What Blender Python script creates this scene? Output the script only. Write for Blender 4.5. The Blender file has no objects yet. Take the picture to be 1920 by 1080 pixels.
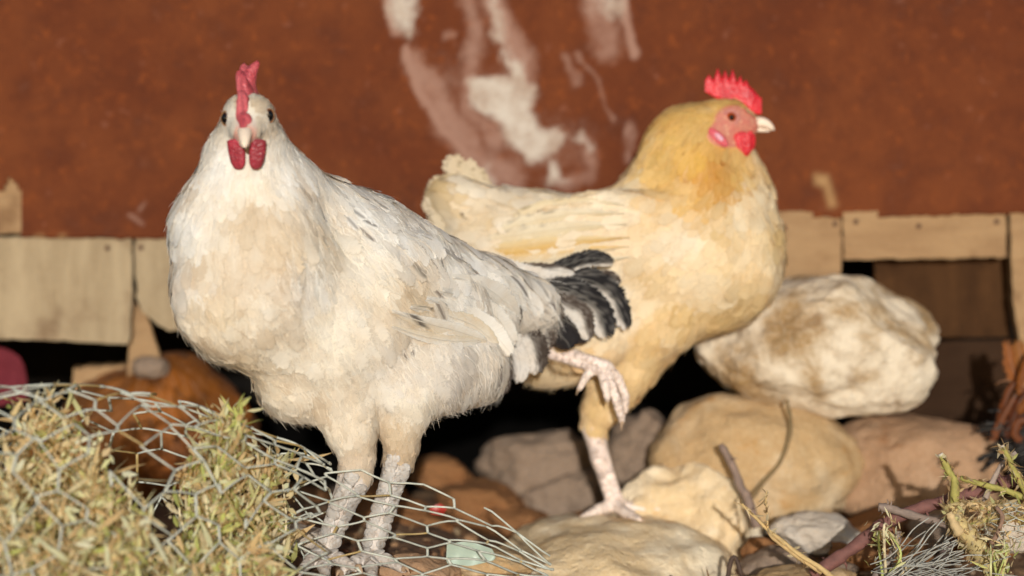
import bpy, math, random
import numpy as np
from mathutils import Vector, noise, kdtree
from mathutils.bvhtree import BVHTree

random.seed(7)
RNG = np.random.default_rng(7)
scene = bpy.context.scene
C = scene.collection

# ------------------------------------------------------------------ camera
# lengths are thought of in "units": 1 unit = 0.42 mm in the plane of the pale hen
S = 0.00042
D0 = 4800.0
HORIZON = 194.0
PITCH = math.atan((540 - HORIZON) / D0)
CAM = np.array([0.0, -D0 * S, 0.0])
_F = np.array([0, math.cos(PITCH), -math.sin(PITCH)])
_U = np.array([0, math.sin(PITCH), math.cos(PITCH)])
_R = np.array([1.0, 0, 0])
_d = _F + (540 - 1060) / D0 * _U
CAM[2] = -_d[2] / _d[1] * D0 * S          # z = 0 is the ground under the pale hen


def W(px, py, d):
    """a point of the place: d units behind the pale hen"""
    r = _F + (px - 960) / D0 * _R + (540 - py) / D0 * _U
    t = (d * S - CAM[1]) / r[1]
    return CAM + r * t


def proj(V):
    q = np.asarray(V) - CAM
    k = q @ _F
    return np.stack([960 + D0 * (q @ _R) / k, 540 - D0 * (q @ _U) / k], -1)


def SC(d):
    return S * (1 + d / D0)


cd = bpy.data.cameras.new('camera')
cam = bpy.data.objects.new('camera', cd)
C.objects.link(cam)
cam.location = CAM
cam.rotation_euler = (math.pi / 2 - PITCH, 0, 0)
cd.sensor_width = 36
cd.lens = 90
cd.clip_start = 0.01
cd.clip_end = 500
cd.dof.use_dof = True
cd.dof.focus_distance = D0 * S * 1.0
cd.dof.aperture_fstop = 2.7
cd.dof.aperture_blades = 0
scene.camera = cam

# ------------------------------------------------------------------ sky, sun, exposure
SUN_EL = math.radians(10.0)
SUN_AZ = math.radians(-1.5)               # the light comes from right behind the camera
w = bpy.data.worlds.new('World')
scene.world = w
w.use_nodes = True
nt = w.node_tree
nt.nodes.clear()
sky = nt.nodes.new('ShaderNodeTexSky')
sky.sky_type = 'NISHITA'
sky.sun_disc = False
sky.sun_elevation = SUN_EL
sky.sun_rotation = math.pi + SUN_AZ
bg = nt.nodes.new('ShaderNodeBackground')
bg.inputs[1].default_value = 0.10
wo = nt.nodes.new('ShaderNodeOutputWorld')
nt.links.new(sky.outputs[0], bg.inputs[0])
nt.links.new(bg.outputs[0], wo.inputs[0])
sl = bpy.data.lights.new('sun', 'SUN')
sl.energy = 3.25
sl.angle = math.radians(0.5)
sl.color = (1.0, 0.975, 0.94)
sun = bpy.data.objects.new('sun', sl)
C.objects.link(sun)
sd = Vector((math.sin(SUN_AZ) * math.cos(SUN_EL), math.cos(SUN_AZ) * math.cos(SUN_EL), -math.sin(SUN_EL)))
sun.rotation_euler = sd.to_track_quat('-Z', 'Y').to_euler()
sun.location = (0, -3, 2)
scene.view_settings.view_transform = 'Standard'
scene.view_settings.look = 'None'
scene.view_settings.exposure = 0.0
scene.view_settings.gamma = 1.0
scene.view_settings.use_curve_mapping = False
scene.render.engine = 'CYCLES'
scene.cycles.use_denoising = True
scene.cycles.max_bounces = 6
scene.cycles.transparent_max_bounces = 24


# ------------------------------------------------------------------ mesh helpers
def lin(r, g, b, k=.86):
    def f(c):
        c /= 255.0
        return (c / 12.92 if c <= .04045 else ((c + .055) / 1.055) ** 2.4) * k
    return np.array([f(r), f(g), f(b)])


def empty(name, loc, label, cat, group=None):
    o = bpy.data.objects.new(name, None)
    C.objects.link(o)
    o.location = loc
    o.empty_display_size = .02
    tag(o, label, cat, group)
    return o


def tag(o, label=None, cat=None, group=None, kind=None):
    if label:
        o['label'] = label
    if cat:
        o['category'] = cat
    if group:
        o['group'] = group
    if kind:
        o['kind'] = kind
    return o


def mk(name, V, F, mat, parent=None, col=None, uv=None, dat=None, smooth=True, org=None, kind=None):
    """one mesh object from arrays in world coordinates; F is an (m,4) / (m,3) array or a list of such"""
    V = np.asarray(V, dtype=np.float32)
    Fs = F if isinstance(F, (list, tuple)) else [F]
    Fs = [np.asarray(f, dtype=np.int32) for f in Fs if len(f)]
    if parent is not None:
        r = parent
        while r.parent is not None:
            r = r.parent
        loc = np.array(r.location)
    elif org is not None:
        loc = np.asarray(org)
    else:
        loc = np.array([V[:, 0].mean(), V[:, 1].mean(), V[:, 2].min()])
    me = bpy.data.meshes.new(name)
    me.vertices.add(len(V))
    me.vertices.foreach_set('co', (V - loc.astype(np.float32)).ravel())
    li = np.concatenate([f.ravel() for f in Fs])
    tot = np.concatenate([np.full(len(f), f.shape[1], np.int32) for f in Fs])
    st = np.concatenate([[0], np.cumsum(tot)[:-1]]).astype(np.int32)
    me.loops.add(len(li))
    me.loops.foreach_set('vertex_index', li)
    me.polygons.add(len(tot))
    me.polygons.foreach_set('loop_start', st)
    me.polygons.foreach_set('loop_total', tot)
    me.polygons.foreach_set('use_smooth', np.full(len(tot), smooth, bool))
    me.update(calc_edges=True)
    if col is not None:
        a = me.attributes.new('col', 'FLOAT_COLOR', 'POINT')
        c4 = np.ones((len(V), 4), np.float32)
        c4[:, :3] = col
        a.data.foreach_set('color', c4.ravel())
    if dat is not None:
        a = me.attributes.new('dat', 'FLOAT_COLOR', 'POINT')
        c4 = np.zeros((len(V), 4), np.float32)
        c4[:, :np.shape(dat)[1]] = dat
        a.data.foreach_set('color', c4.ravel())
    if uv is not None:
        a = me.attributes.new('fuv', 'FLOAT_VECTOR', 'POINT')
        c3 = np.zeros((len(V), 3), np.float32)
        c3[:, :2] = uv
        a.data.foreach_set('vector', c3.ravel())
    me.validate()
    me.materials.append(mat)
    o = bpy.data.objects.new(name, me)
    C.objects.link(o)
    if parent is not None:
        o.parent = parent
    else:
        o.location = loc
    if kind:
        o['kind'] = kind
    return o


class Acc:
    """collects pieces into one mesh"""
    def __init__(s):
        s.V, s.F4, s.F3, s.c, s.uv, s.d, s.n = [], [], [], [], [], [], 0

    def add(s, V, F4=None, F3=None, col=None, uv=None, dat=None):
        V = np.asarray(V, float)
        if F4 is not None and len(F4):
            s.F4.append(np.asarray(F4) + s.n)
        if F3 is not None and len(F3):
            s.F3.append(np.asarray(F3) + s.n)
        s.V.append(V)
        m = len(V)
        s.c.append(np.broadcast_to(np.ones(3) if col is None else col, (m, 3)))
        s.uv.append(np.zeros((m, 2)) if uv is None else uv)
        s.d.append(np.zeros((m, 3)) if dat is None else np.broadcast_to(dat, (m, 3)))
        s.n += m

    def build(s, name, mat, parent=None, smooth=True, kind=None, org=None):
        F = []
        if s.F4:
            F.append(np.concatenate(s.F4))
        if s.F3:
            F.append(np.concatenate(s.F3))
        return mk(name, np.concatenate(s.V), F, mat, parent, np.concatenate(s.c), np.concatenate(s.uv),
                  np.concatenate(s.d), smooth, org, kind)


def unit(v):
    v = np.asarray(v, float)
    return v / (np.linalg.norm(v, axis=-1, keepdims=True) + 1e-12)


def catmull(P, n):
    P = np.asarray(P, float)
    Q = np.vstack([2 * P[0] - P[1], P, 2 * P[-1] - P[-2]])
    m = len(P) - 1
    out = []
    for t in np.linspace(0, m, n):
        i = min(int(t), m - 1)
        f = t - i
        a, b, c, d = Q[i:i + 4]
        out.append(.5 * (2 * b + (c - a) * f + (2 * a - 5 * b + 4 * c - d) * f * f + (3 * b - a - 3 * c + d) * f ** 3))
    return np.array(out)


def tube(P, r, n=6, cap=True):
    P = np.asarray(P, float)
    m = len(P)
    r = np.broadcast_to(np.asarray(r, float), (m,))
    T = unit(np.gradient(P, axis=0))
    ref = np.array([0.13, .31, .94]) if abs(T[0][2]) < .8 else np.array([.9, .3, .1])
    A = np.zeros_like(P)
    a = unit(np.cross(T[0], ref))
    for i in range(m):
        a = unit(a - T[i] * (a @ T[i]))
        A[i] = a
    B = np.cross(T, A)
    th = np.arange(n) * 2 * math.pi / n
    V = (P[:, None] + r[:, None, None] * (np.cos(th)[None, :, None] * A[:, None] + np.sin(th)[None, :, None] * B[:, None])).reshape(-1, 3)
    i, j = np.meshgrid(np.arange(m - 1), np.arange(n), indexing='ij')
    F4 = np.stack([i * n + j, i * n + (j + 1) % n, (i + 1) * n + (j + 1) % n, (i + 1) * n + j], -1).reshape(-1, 4)
    F3 = []
    if cap:
        V = np.vstack([V, P[0], P[-1]])
        k = m * n
        F3 = [[k, (j + 1) % n, j] for j in range(n)] + [[k + 1, (m - 1) * n + j, (m - 1) * n + (j + 1) % n] for j in range(n)]
    return V, F4, np.array(F3).reshape(-1, 3)


def grid_faces(nr, nc):
    i, j = np.meshgrid(np.arange(nr - 1), np.arange(nc - 1), indexing='ij')
    return np.stack([i * nc + j, i * nc + j + 1, (i + 1) * nc + j + 1, (i + 1) * nc + j], -1).reshape(-1, 4)


def fbm(V, sc, oc=3, off=0.0):
    return np.array([noise.fractal(Vector((float(p[0]) * sc + off, float(p[1]) * sc + off * .7, float(p[2]) * sc - off)), 1.0, 2.0, oc) for p in V])


def slab(name, poly, d, th, mat, parent=None, jag=0.0, tilt=0.0, seg=12, bow=0.0):
    """a board: outline (x,y) pairs at depth d, real thickness th (units) behind it; edges roughened"""
    pts = []
    n = len(poly)
    for i in range(n):
        a, b = np.array(poly[i], float), np.array(poly[(i + 1) % n], float)
        k = max(1, int(np.linalg.norm(b - a) / seg))
        for t in range(k):
            pts.append(a + (b - a) * t / k)
    pts = np.array(pts)
    if jag:
        pts = pts + RNG.normal(0, jag, pts.shape)
    cx = pts[:, 0].mean()
    f = np.array([W(p[0], p[1], d + tilt * (p[0] - cx) + bow * math.sin(p[0] * .01)) for p in pts])
    b = f + np.array([0, th * S, 0])
    inn = f.copy()
    c = f.mean(0)
    inn = f + unit(c - f) * 1.6 * S * np.array([1, 0, 1])
    inn[:, 1] -= 1.5 * S
    m = len(f)
    V = np.vstack([inn, f, b])
    i = np.arange(m)
    j = (i + 1) % m
    me = bpy.data.meshes.new(name)
    faces = [list(range(m - 1, -1, -1))] + [[int(a), int(b_), int(b_) + m, int(a) + m] for a, b_ in zip(i, j)] \
        + [[int(a) + m, int(b_) + m, int(b_) + 2 * m, int(a) + 2 * m] for a, b_ in zip(i, j)] + [list(range(2 * m, 3 * m))]
    loc = np.array([V[:, 0].mean(), V[:, 1].mean(), V[:, 2].min()])
    if parent is not None:
        loc = np.array(parent.location)
    me.from_pydata([tuple(v - loc) for v in V], [], faces)
    me.validate()
    me.materials.append(mat)
    o = bpy.data.objects.new(name, me)
    C.objects.link(o)
    if parent is not None:
        o.parent = parent
    else:
        o.location = loc
    return o


# ------------------------------------------------------------------ materials
class NT:
    def __init__(s, name):
        s.m = bpy.data.materials.new(name)
        s.m.use_nodes = True
        s.t = s.m.node_tree
        s.t.nodes.clear()
        s.out = s.t.nodes.new('ShaderNodeOutputMaterial')
        s.b = s.t.nodes.new('ShaderNodeBsdfPrincipled')
        s.t.links.new(s.b.outputs[0], s.out.inputs[0])

    def n(s, typ, ins=None, **kw):
        x = s.t.nodes.new('ShaderNode' + typ)
        for k, v in kw.items():
            setattr(x, k, v)
        for k, v in (ins or {}).items():
            s.put(x.inputs[k], v)
        return x

    def put(s, sock, v):
        if isinstance(v, bpy.types.NodeSocket):
            s.t.links.new(v, sock)
        elif isinstance(v, bpy.types.Node):
            s.t.links.new(v.outputs[0], sock)
        else:
            if hasattr(sock.default_value, '__len__') and not hasattr(v, '__len__'):
                v = [v] * len(sock.default_value)
            elif hasattr(sock.default_value, '__len__') and len(sock.default_value) == 4 and len(v) == 3:
                v = list(v) + [1]
            sock.default_value = v

    def math(s, op, a, b=0.0, c=0.0, clamp=False):
        x = s.n('Math', operation=op, use_clamp=clamp)
        s.put(x.inputs[0], a)
        s.put(x.inputs[1], b)
        s.put(x.inputs[2], c)
        return x.outputs[0]

    def mix(s, fac, a, b, mode='MIX'):
        x = s.n('Mix', data_type='RGBA', blend_type=mode)
        s.put(x.inputs[0], fac)
        s.put(x.inputs[6], a)
        s.put(x.inputs[7], b)
        return x.outputs[2]

    def noise(s, vec, scale, detail=4, rough=.55, dist=0.0):
        x = s.n('TexNoise', {'Scale': scale, 'Detail': detail, 'Roughness': rough, 'Distortion': dist})
        if vec is not None:
            s.put(x.inputs['Vector'], vec)
        return x.outputs[0]

    def ramp(s, fac, stops):
        x = s.n('ValToRGB')
        s.put(x.inputs[0], fac)
        e = x.color_ramp.elements
        while len(e) > 1:
            e.remove(e[-1])
        for i, (p, c) in enumerate(stops):
            k = e[0] if i == 0 else e.new(p)
            k.position = p
            k.color = (c, c, c, 1) if not hasattr(c, '__len__') else (*c, 1)
        return x.outputs[0]

    def step(s, x, a, b):
        k = s.n('MapRange', interpolation_type='SMOOTHSTEP')
        s.put(k.inputs[0], x)
        s.put(k.inputs[1], a)
        s.put(k.inputs[2], b)
        return k.outputs[0]

    def attr(s, name):
        return s.n('Attribute', attribute_name=name)

    def obj(s):
        return s.n('TexCoord').outputs['Object']

    def scaled(s, vec, sc):
        x = s.n('Mapping')
        s.put(x.inputs[0], vec)
        x.inputs['Scale'].default_value = sc
        return x.outputs[0]

    def bump(s, h, strength, dist):
        x = s.n('Bump', {'Strength': strength, 'Distance': dist, 'Height': h})
        s.put(s.b.inputs['Normal'], x.outputs[0])
        return x

    def set(s, **kw):
        for k, v in kw.items():
            s.put(s.b.inputs[k.replace('_', ' ')], v)
        return s.m


def mat_feather(name):
    q = NT(name)
    col = q.attr('col').outputs['Color']
    uv = q.n('SeparateXYZ', {0: q.attr('fuv').outputs['Vector']})
    dt = q.n('SeparateXYZ', {0: q.attr('dat').outputs['Vector']})
    u, v = uv.outputs[0], uv.outputs[1]
    seed, soft, ln = dt.outputs[0], dt.outputs[1], dt.outputs[2]
    au = q.math('ABSOLUTE', u)
    barb = q.math('SUBTRACT', q.math('MULTIPLY', v, ln), q.math('MULTIPLY', au, 4.5))
    bv = q.n('CombineXYZ', {0: barb, 1: q.math('MULTIPLY', seed, 91.0), 2: q.math('MULTIPLY', u, .6)})
    n1 = q.noise(bv, 1.1, 3, .65)
    n2 = q.noise(bv, .28, 2, .5)
    dirt = q.noise(q.obj(), 55, 4, .6)
    c = q.mix(q.math('MULTIPLY', q.step(dirt, .35, .75), .3), col, q.mix(1.0, col, (.80, .66, .48), 'MULTIPLY'))
    k = q.math('MULTIPLY_ADD', n1, .26, .88)
    c = q.mix(1.0, c, q.n('CombineColor', {0: k, 1: k, 2: k}).outputs[0], 'MULTIPLY')
    rach = q.math('SUBTRACT', 1.0, q.step(au, .03, .09))
    c = q.mix(q.math('MULTIPLY', rach, .3), c, q.mix(.25, c, (.9, .84, .7)))
    # ragged soft border made of separated barbs
    e1 = q.math('SUBTRACT', 1.0, au)
    e2 = q.math('MULTIPLY', q.math('SUBTRACT', 1.0, v), 3.2)
    e = q.math('MINIMUM', e1, e2)
    rag = q.math('MULTIPLY', q.math('SUBTRACT', q.math('ADD', q.math('MULTIPLY', n1, .6), q.math('MULTIPLY', n2, .4)), .5), q.math('MULTIPLY_ADD', soft, 2.6, .5))
    ctr = q.math('MULTIPLY', soft, .30)
    a = q.step(q.math('ADD', e, rag), ctr, q.math('ADD', ctr, .07))
    q.bump(n1, .35, .0012)
    q.set(Base_Color=c, Roughness=.62)
    q.b.inputs['Sheen Weight'].default_value = .03
    q.b.inputs['Sheen Roughness'].default_value = .5
    q.b.inputs['Specular IOR Level'].default_value = .16
    tl = q.n('BsdfTranslucent', {0: c})
    ms = q.n('MixShader', {0: .15, 1: q.b.outputs[0], 2: tl.outputs[0]})
    tr = q.n('BsdfTransparent')
    m2 = q.n('MixShader', {0: a, 1: tr.outputs[0], 2: ms.outputs[0]})
    q.t.links.new(m2.outputs[0], q.out.inputs[0])
    return q.m


def mat_skin(name):
    """the bird under its feathers: colour per zone, scaly and grubby where bare"""
    q = NT(name)
    col = q.attr('col').outputs['Color']
    dt = q.n('SeparateXYZ', {0: q.attr('dat').outputs['Vector']})
    leg = dt.outputs[0]
    o = q.obj()
    v = q.n('TexVoronoi', {'Vector': q.scaled(o, (1, 1, 1.5)), 'Scale': 190.0})
    dirt = q.noise(o, 210, 5, .65)
    d2 = q.math('MULTIPLY', q.step(dirt, .46, .66), leg)
    c = q.mix(q.math('MULTIPLY', d2, .42), col, lin(130, 98, 64, 1))
    n = q.noise(o, 700, 2, .5)
    h = q.math('ADD', q.math('MULTIPLY', q.math('MULTIPLY', q.step(v.outputs['Distance'], 0, .6), leg), -1.0), q.math('MULTIPLY', n, .35))
    fz = dt.outputs[1]
    fn = q.noise(o, 190, 5, .7)
    c = q.mix(q.math('MULTIPLY', q.step(fn, .4, .62), q.math('MULTIPLY', fz, .5)), c, lin(196, 96, 84, 1))
    c = q.mix(q.math('MULTIPLY', q.step(q.noise(o, 420, 3, .6), .55, .7), q.math('MULTIPLY', fz, .7)), c, lin(226, 190, 150, 1))
    h = q.math('ADD', h, q.math('MULTIPLY', q.math('MULTIPLY', fn, fz), 1.6))
    q.bump(h, .6, .0014)
    return q.set(Base_Color=c, Roughness=.55)


def mat_flesh(name, rgb, dark, rough=.42):
    q = NT(name)
    o = q.obj()
    n = q.noise(o, 240, 4, .6)
    n2 = q.noise(o, 60, 3)
    c = q.mix(q.step(n2, .35, .7), rgb, dark)
    c = q.mix(q.math('MULTIPLY', q.step(n, .5, .75), .4), c, np.minimum(np.array(rgb) * 1.5, 1))
    vv = q.n('TexVoronoi', {'Vector': o, 'Scale': 420.0})
    q.bump(q.math('ADD', q.math('MULTIPLY', n, 1.5), vv.outputs['Distance']), .5, .0012)
    q.b.inputs['Subsurface Weight'].default_value = .12
    q.b.inputs['Subsurface Radius'].default_value = (.004, .0012, .0008)
    q.b.inputs['Subsurface Scale'].default_value = .5
    return q.set(Base_Color=c, Roughness=rough)


def mat_plain(name, rgb, rough=.5, var=.25, sc=200, bump=.3, metallic=0.0):
    q = NT(name)
    o = q.obj()
    n = q.noise(o, sc, 5, .6)
    c = q.mix(n, np.array(rgb) * (1 - var), np.minimum(np.array(rgb) * (1 + var), 1))
    q.bump(n, bump, .001)
    return q.set(Base_Color=c, Roughness=rough, Metallic=metallic)


def mat_col(name, rough=.7, sc=300, var=.3, transl=0.0):
    q = NT(name)
    col = q.attr('col').outputs['Color']
    n = q.noise(q.obj(), sc, 4, .6)
    k = q.math('MULTIPLY_ADD', n, 2 * var, 1 - var)
    c = q.mix(1.0, col, q.n('CombineColor', {0: k, 1: k, 2: k}).outputs[0], 'MULTIPLY')
    q.bump(n, .4, .001)
    q.set(Base_Color=c, Roughness=rough)
    if transl:
        tl = q.n('BsdfTranslucent', {0: c})
        ms = q.n('MixShader', {0: transl, 1: q.b.outputs[0], 2: tl.outputs[0]})
        q.t.links.new(ms.outputs[0], q.out.inputs[0])
    return q.m


def mat_rock(name, base, pale, ochre, pw=.5, ow=.5):
    q = NT(name)
    o = q.obj()
    n1 = q.noise(o, 14, 5, .6, .4)
    n2 = q.noise(o, 34, 6, .62, .2)
    n3 = q.noise(o, 210, 6, .7)
    n4 = q.noise(o, 22, 4, .6)
    c = q.mix(q.math('MULTIPLY', q.step(n1, .62 - .25 * pw, .78 - .2 * pw), .9), base, pale)
    c = q.mix(q.math('MULTIPLY', q.step(n4, .66 - .22 * ow, .82 - .2 * ow), .8), c, ochre)
    c = q.mix(q.math('MULTIPLY', q.step(n2, .52, .72), .5), c, np.array(base) * .62)
    c = q.mix(q.math('MULTIPLY', q.step(n3, .4, .75), .3), c, np.minimum(np.array(pale) * 1.15, 1))
    pit = q.n('TexVoronoi', {'Vector': o, 'Scale': 95.0})
    h = q.math('ADD', q.math('ADD', q.math('MULTIPLY', n2, 1.2), q.math('MULTIPLY', n3, .5)), q.math('MULTIPLY', q.step(pit.outputs['Distance'], 0, .35), .25))
    q.bump(h, .8, .005)
    q.b.inputs['Specular IOR Level'].default_value = .15
    return q.set(Base_Color=c, Roughness=.9)


def mat_wood(name, a, b, dark, sx=(8, 8, 60), stain=.5):
    q = NT(name)
    o = q.obj()
    g = q.noise(q.scaled(o, sx), 1.6, 6, .65, .6)
    n = q.noise(o, 18, 5, .6)
    f = q.noise(o, 260, 3, .6)
    c = q.mix(q.step(g, .3, .7), a, b)
    c = q.mix(q.math('MULTIPLY', q.step(n, .5, .72), stain), c, dark)
    c = q.mix(q.math('MULTIPLY', q.step(f, .45, .8), .3), c, np.minimum(np.array(b) * 1.25, 1))
    q.bump(q.math('ADD', g, q.math('MULTIPLY', f, .3)), .7, .003)
    q.b.inputs['Specular IOR Level'].default_value = .08
    return q.set(Base_Color=c, Roughness=.9)


def mat_rust():
    q = NT('rusty_metal')
    o = q.obj()
    dt = q.n('SeparateXYZ', {0: q.attr('dat').outputs['Vector']})
    paint, thin, wear = dt.outputs[0], dt.outputs[1], dt.outputs[2]
    n1 = q.noise(o, 5.5, 5, .65, .5)
    n2 = q.noise(o, 24, 6, .7)
    n3 = q.noise(o, 150, 5, .7)
    n4 = q.noise(o, 420, 3, .6)
    c = q.mix(q.step(n1, .35, .68), lin(106, 55, 32, .78), lin(122, 67, 38, .78))
    c = q.mix(q.math('MULTIPLY', q.step(n2, .42, .70), .6), c, lin(90, 48, 32, .72))
    c = q.mix(q.math('MULTIPLY', q.step(q.noise(o, 85, 5, .7), .53, .70), .5), c, lin(150, 80, 38, .8))
    c = q.mix(q.math('MULTIPLY', q.step(n4, .52, .8), .6), c, lin(80, 40, 26))
    c = q.mix(q.math('MULTIPLY', q.step(q.noise(o, 70, 4, .6), .62, .76), .5), c, lin(142, 92, 72))
    pn = q.math('MULTIPLY_ADD', q.math('SUBTRACT', n2, .5), 1.5, q.math('MULTIPLY_ADD', q.math('SUBTRACT', n3, .5), .8, 0.0))
    c = q.mix(q.math('MULTIPLY', q.step(q.math('ADD', thin, q.math('MULTIPLY', pn, .5)), .05, .75), .85), c, lin(184, 144, 126, .68))
    c = q.mix(q.step(q.math('ADD', paint, q.math('MULTIPLY', pn, .8)), .3, .9), c, q.mix(q.step(n2, .35, .65), lin(212, 202, 188, .82), lin(184, 162, 144, .76)))
    c = q.mix(wear, c, lin(176, 140, 96))
    q.bump(q.math('ADD', q.math('MULTIPLY', n3, .7), n2), .35, .0015)
    q.b.inputs['Specular IOR Level'].default_value = .08
    return q.set(Base_Color=c, Roughness=.8)


def mat_ground():
    q = NT('dry_earth')
    o = q.obj()
    n1 = q.noise(o, 9, 5, .6)
    n2 = q.noise(o, 60, 6, .65)
    c = q.mix(q.step(n1, .35, .68), lin(110, 80, 55), lin(150, 115, 80))
    c = q.mix(q.math('MULTIPLY', q.step(n2, .5, .75), .7), c, lin(72, 50, 34))
    v = q.n('TexVoronoi', {'Vector': o, 'Scale': 70.0})
    q.bump(q.math('ADD', n2, q.math('MULTIPLY', v.outputs['Distance'], -.6)), .8, .006)
    return q.set(Base_Color=c, Roughness=.95)


M_FE = mat_feather('feather')
M_SK = mat_skin('bird_skin')
M_COMB_W = mat_flesh('dusky_comb', lin(200, 100, 104, 1), lin(174, 68, 76, 1))
M_COMB_Y = mat_flesh('red_comb', lin(226, 48, 58), lin(196, 28, 44))
M_WAT_W = mat_flesh('dusky_wattle', lin(168, 50, 66, 1), lin(134, 46, 54, 1))
M_LOBE = mat_flesh('pale_earlobe', lin(222, 180, 196, 1), lin(214, 120, 130, 1))
M_LOBER = mat_flesh('rosy_earlobe', lin(208, 96, 104, 1), lin(200, 70, 84, 1))
M_BEAK = mat_plain('horn_beak', lin(236, 216, 194, 1), .4, .12, 300, .15)
M_BLACK = mat_plain('pupil', (.004, .004, .005), .06, .0, 10, 0)
M_IRIS = mat_plain('orange_iris', lin(176, 76, 22), .12, .3, 900, .1)
M_IRISD = mat_plain('brown_iris', lin(80, 44, 24), .12, .3, 900, .1)
M_LID = mat_flesh('pink_lid', lin(206, 140, 128), lin(190, 120, 110), .5)
M_CLAW = mat_plain('horn_claw', lin(190, 160, 130), .5, .25, 500, .2)
M_RUST = mat_rust()
M_GROUND = mat_ground()


# ------------------------------------------------------------------ the setting
def gz(x):
    t = np.clip((np.asarray(x, float) + .075) / .06, 0, 1)
    return -.012 - .026 * t * t * (3 - 2 * t)


def make_ground():
    xs = np.concatenate([np.linspace(-12, -.9, 14), np.linspace(-.8, .8, 150), np.linspace(.9, 12, 14)])
    ys = np.concatenate([np.linspace(-9, -.9, 12), np.linspace(-.8, 1.3, 190), np.linspace(1.4, 12, 14)])
    X, Y = np.meshgrid(xs, ys)
    V = np.stack([X.ravel(), Y.ravel(), np.zeros(X.size)], -1)
    near = np.exp(-(np.maximum(np.abs(V[:, 0]) - .6, 0) ** 2 + np.maximum(np.abs(V[:, 1] - .25) - .8, 0) ** 2) * 8)
    nn = fbm(V, 9, 4) * .014 + fbm(V, 40, 3, 3.3) * .004
    V[:, 2] = gz(V[:, 0]) + nn * near
    return tag(mk('ground', V, grid_faces(len(ys), len(xs)), M_GROUND, org=(0, 0, 0)), kind='structure')


ground = make_ground()


def seg_d(P, a, b):
    a, b = np.array(a, float), np.array(b, float)
    t = np.clip(((P - a) @ (b - a)) / ((b - a) @ (b - a) + 1e-9), 0, 1)
    return np.linalg.norm(P - (a + t[:, None] * (b - a)), axis=1)


def poly_in(P, poly):
    x, y = P[:, 0], P[:, 1]
    ins = np.zeros(len(P), bool)
    n = len(poly)
    for i in range(n):
        x0, y0 = poly[i]
        x1, y1 = poly[(i + 1) % n]
        c = ((y0 > y) != (y1 > y)) & (x < (x1 - x0) * (y - y0) / (y1 - y0 + 1e-9) + x0)
        ins ^= c
    return ins


def blob(P, poly, edge):
    d = np.full(len(P), 1e9)
    for i in range(len(poly)):
        d = np.minimum(d, seg_d(P, poly[i], poly[(i + 1) % len(poly)]))
    d = np.where(poly_in(P, poly), d, -d)
    return np.clip(.5 + d / edge * .5, 0, 1)


def streak(P, pts, w, k=1.0):
    d = np.full(len(P), 1e9)
    for a, b in zip(pts[:-1], pts[1:]):
        d = np.minimum(d, seg_d(P, a, b))
    return k * np.clip(1.25 - d / w, 0, 1)


DW = 900.0                                  # depth of the shed front


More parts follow.
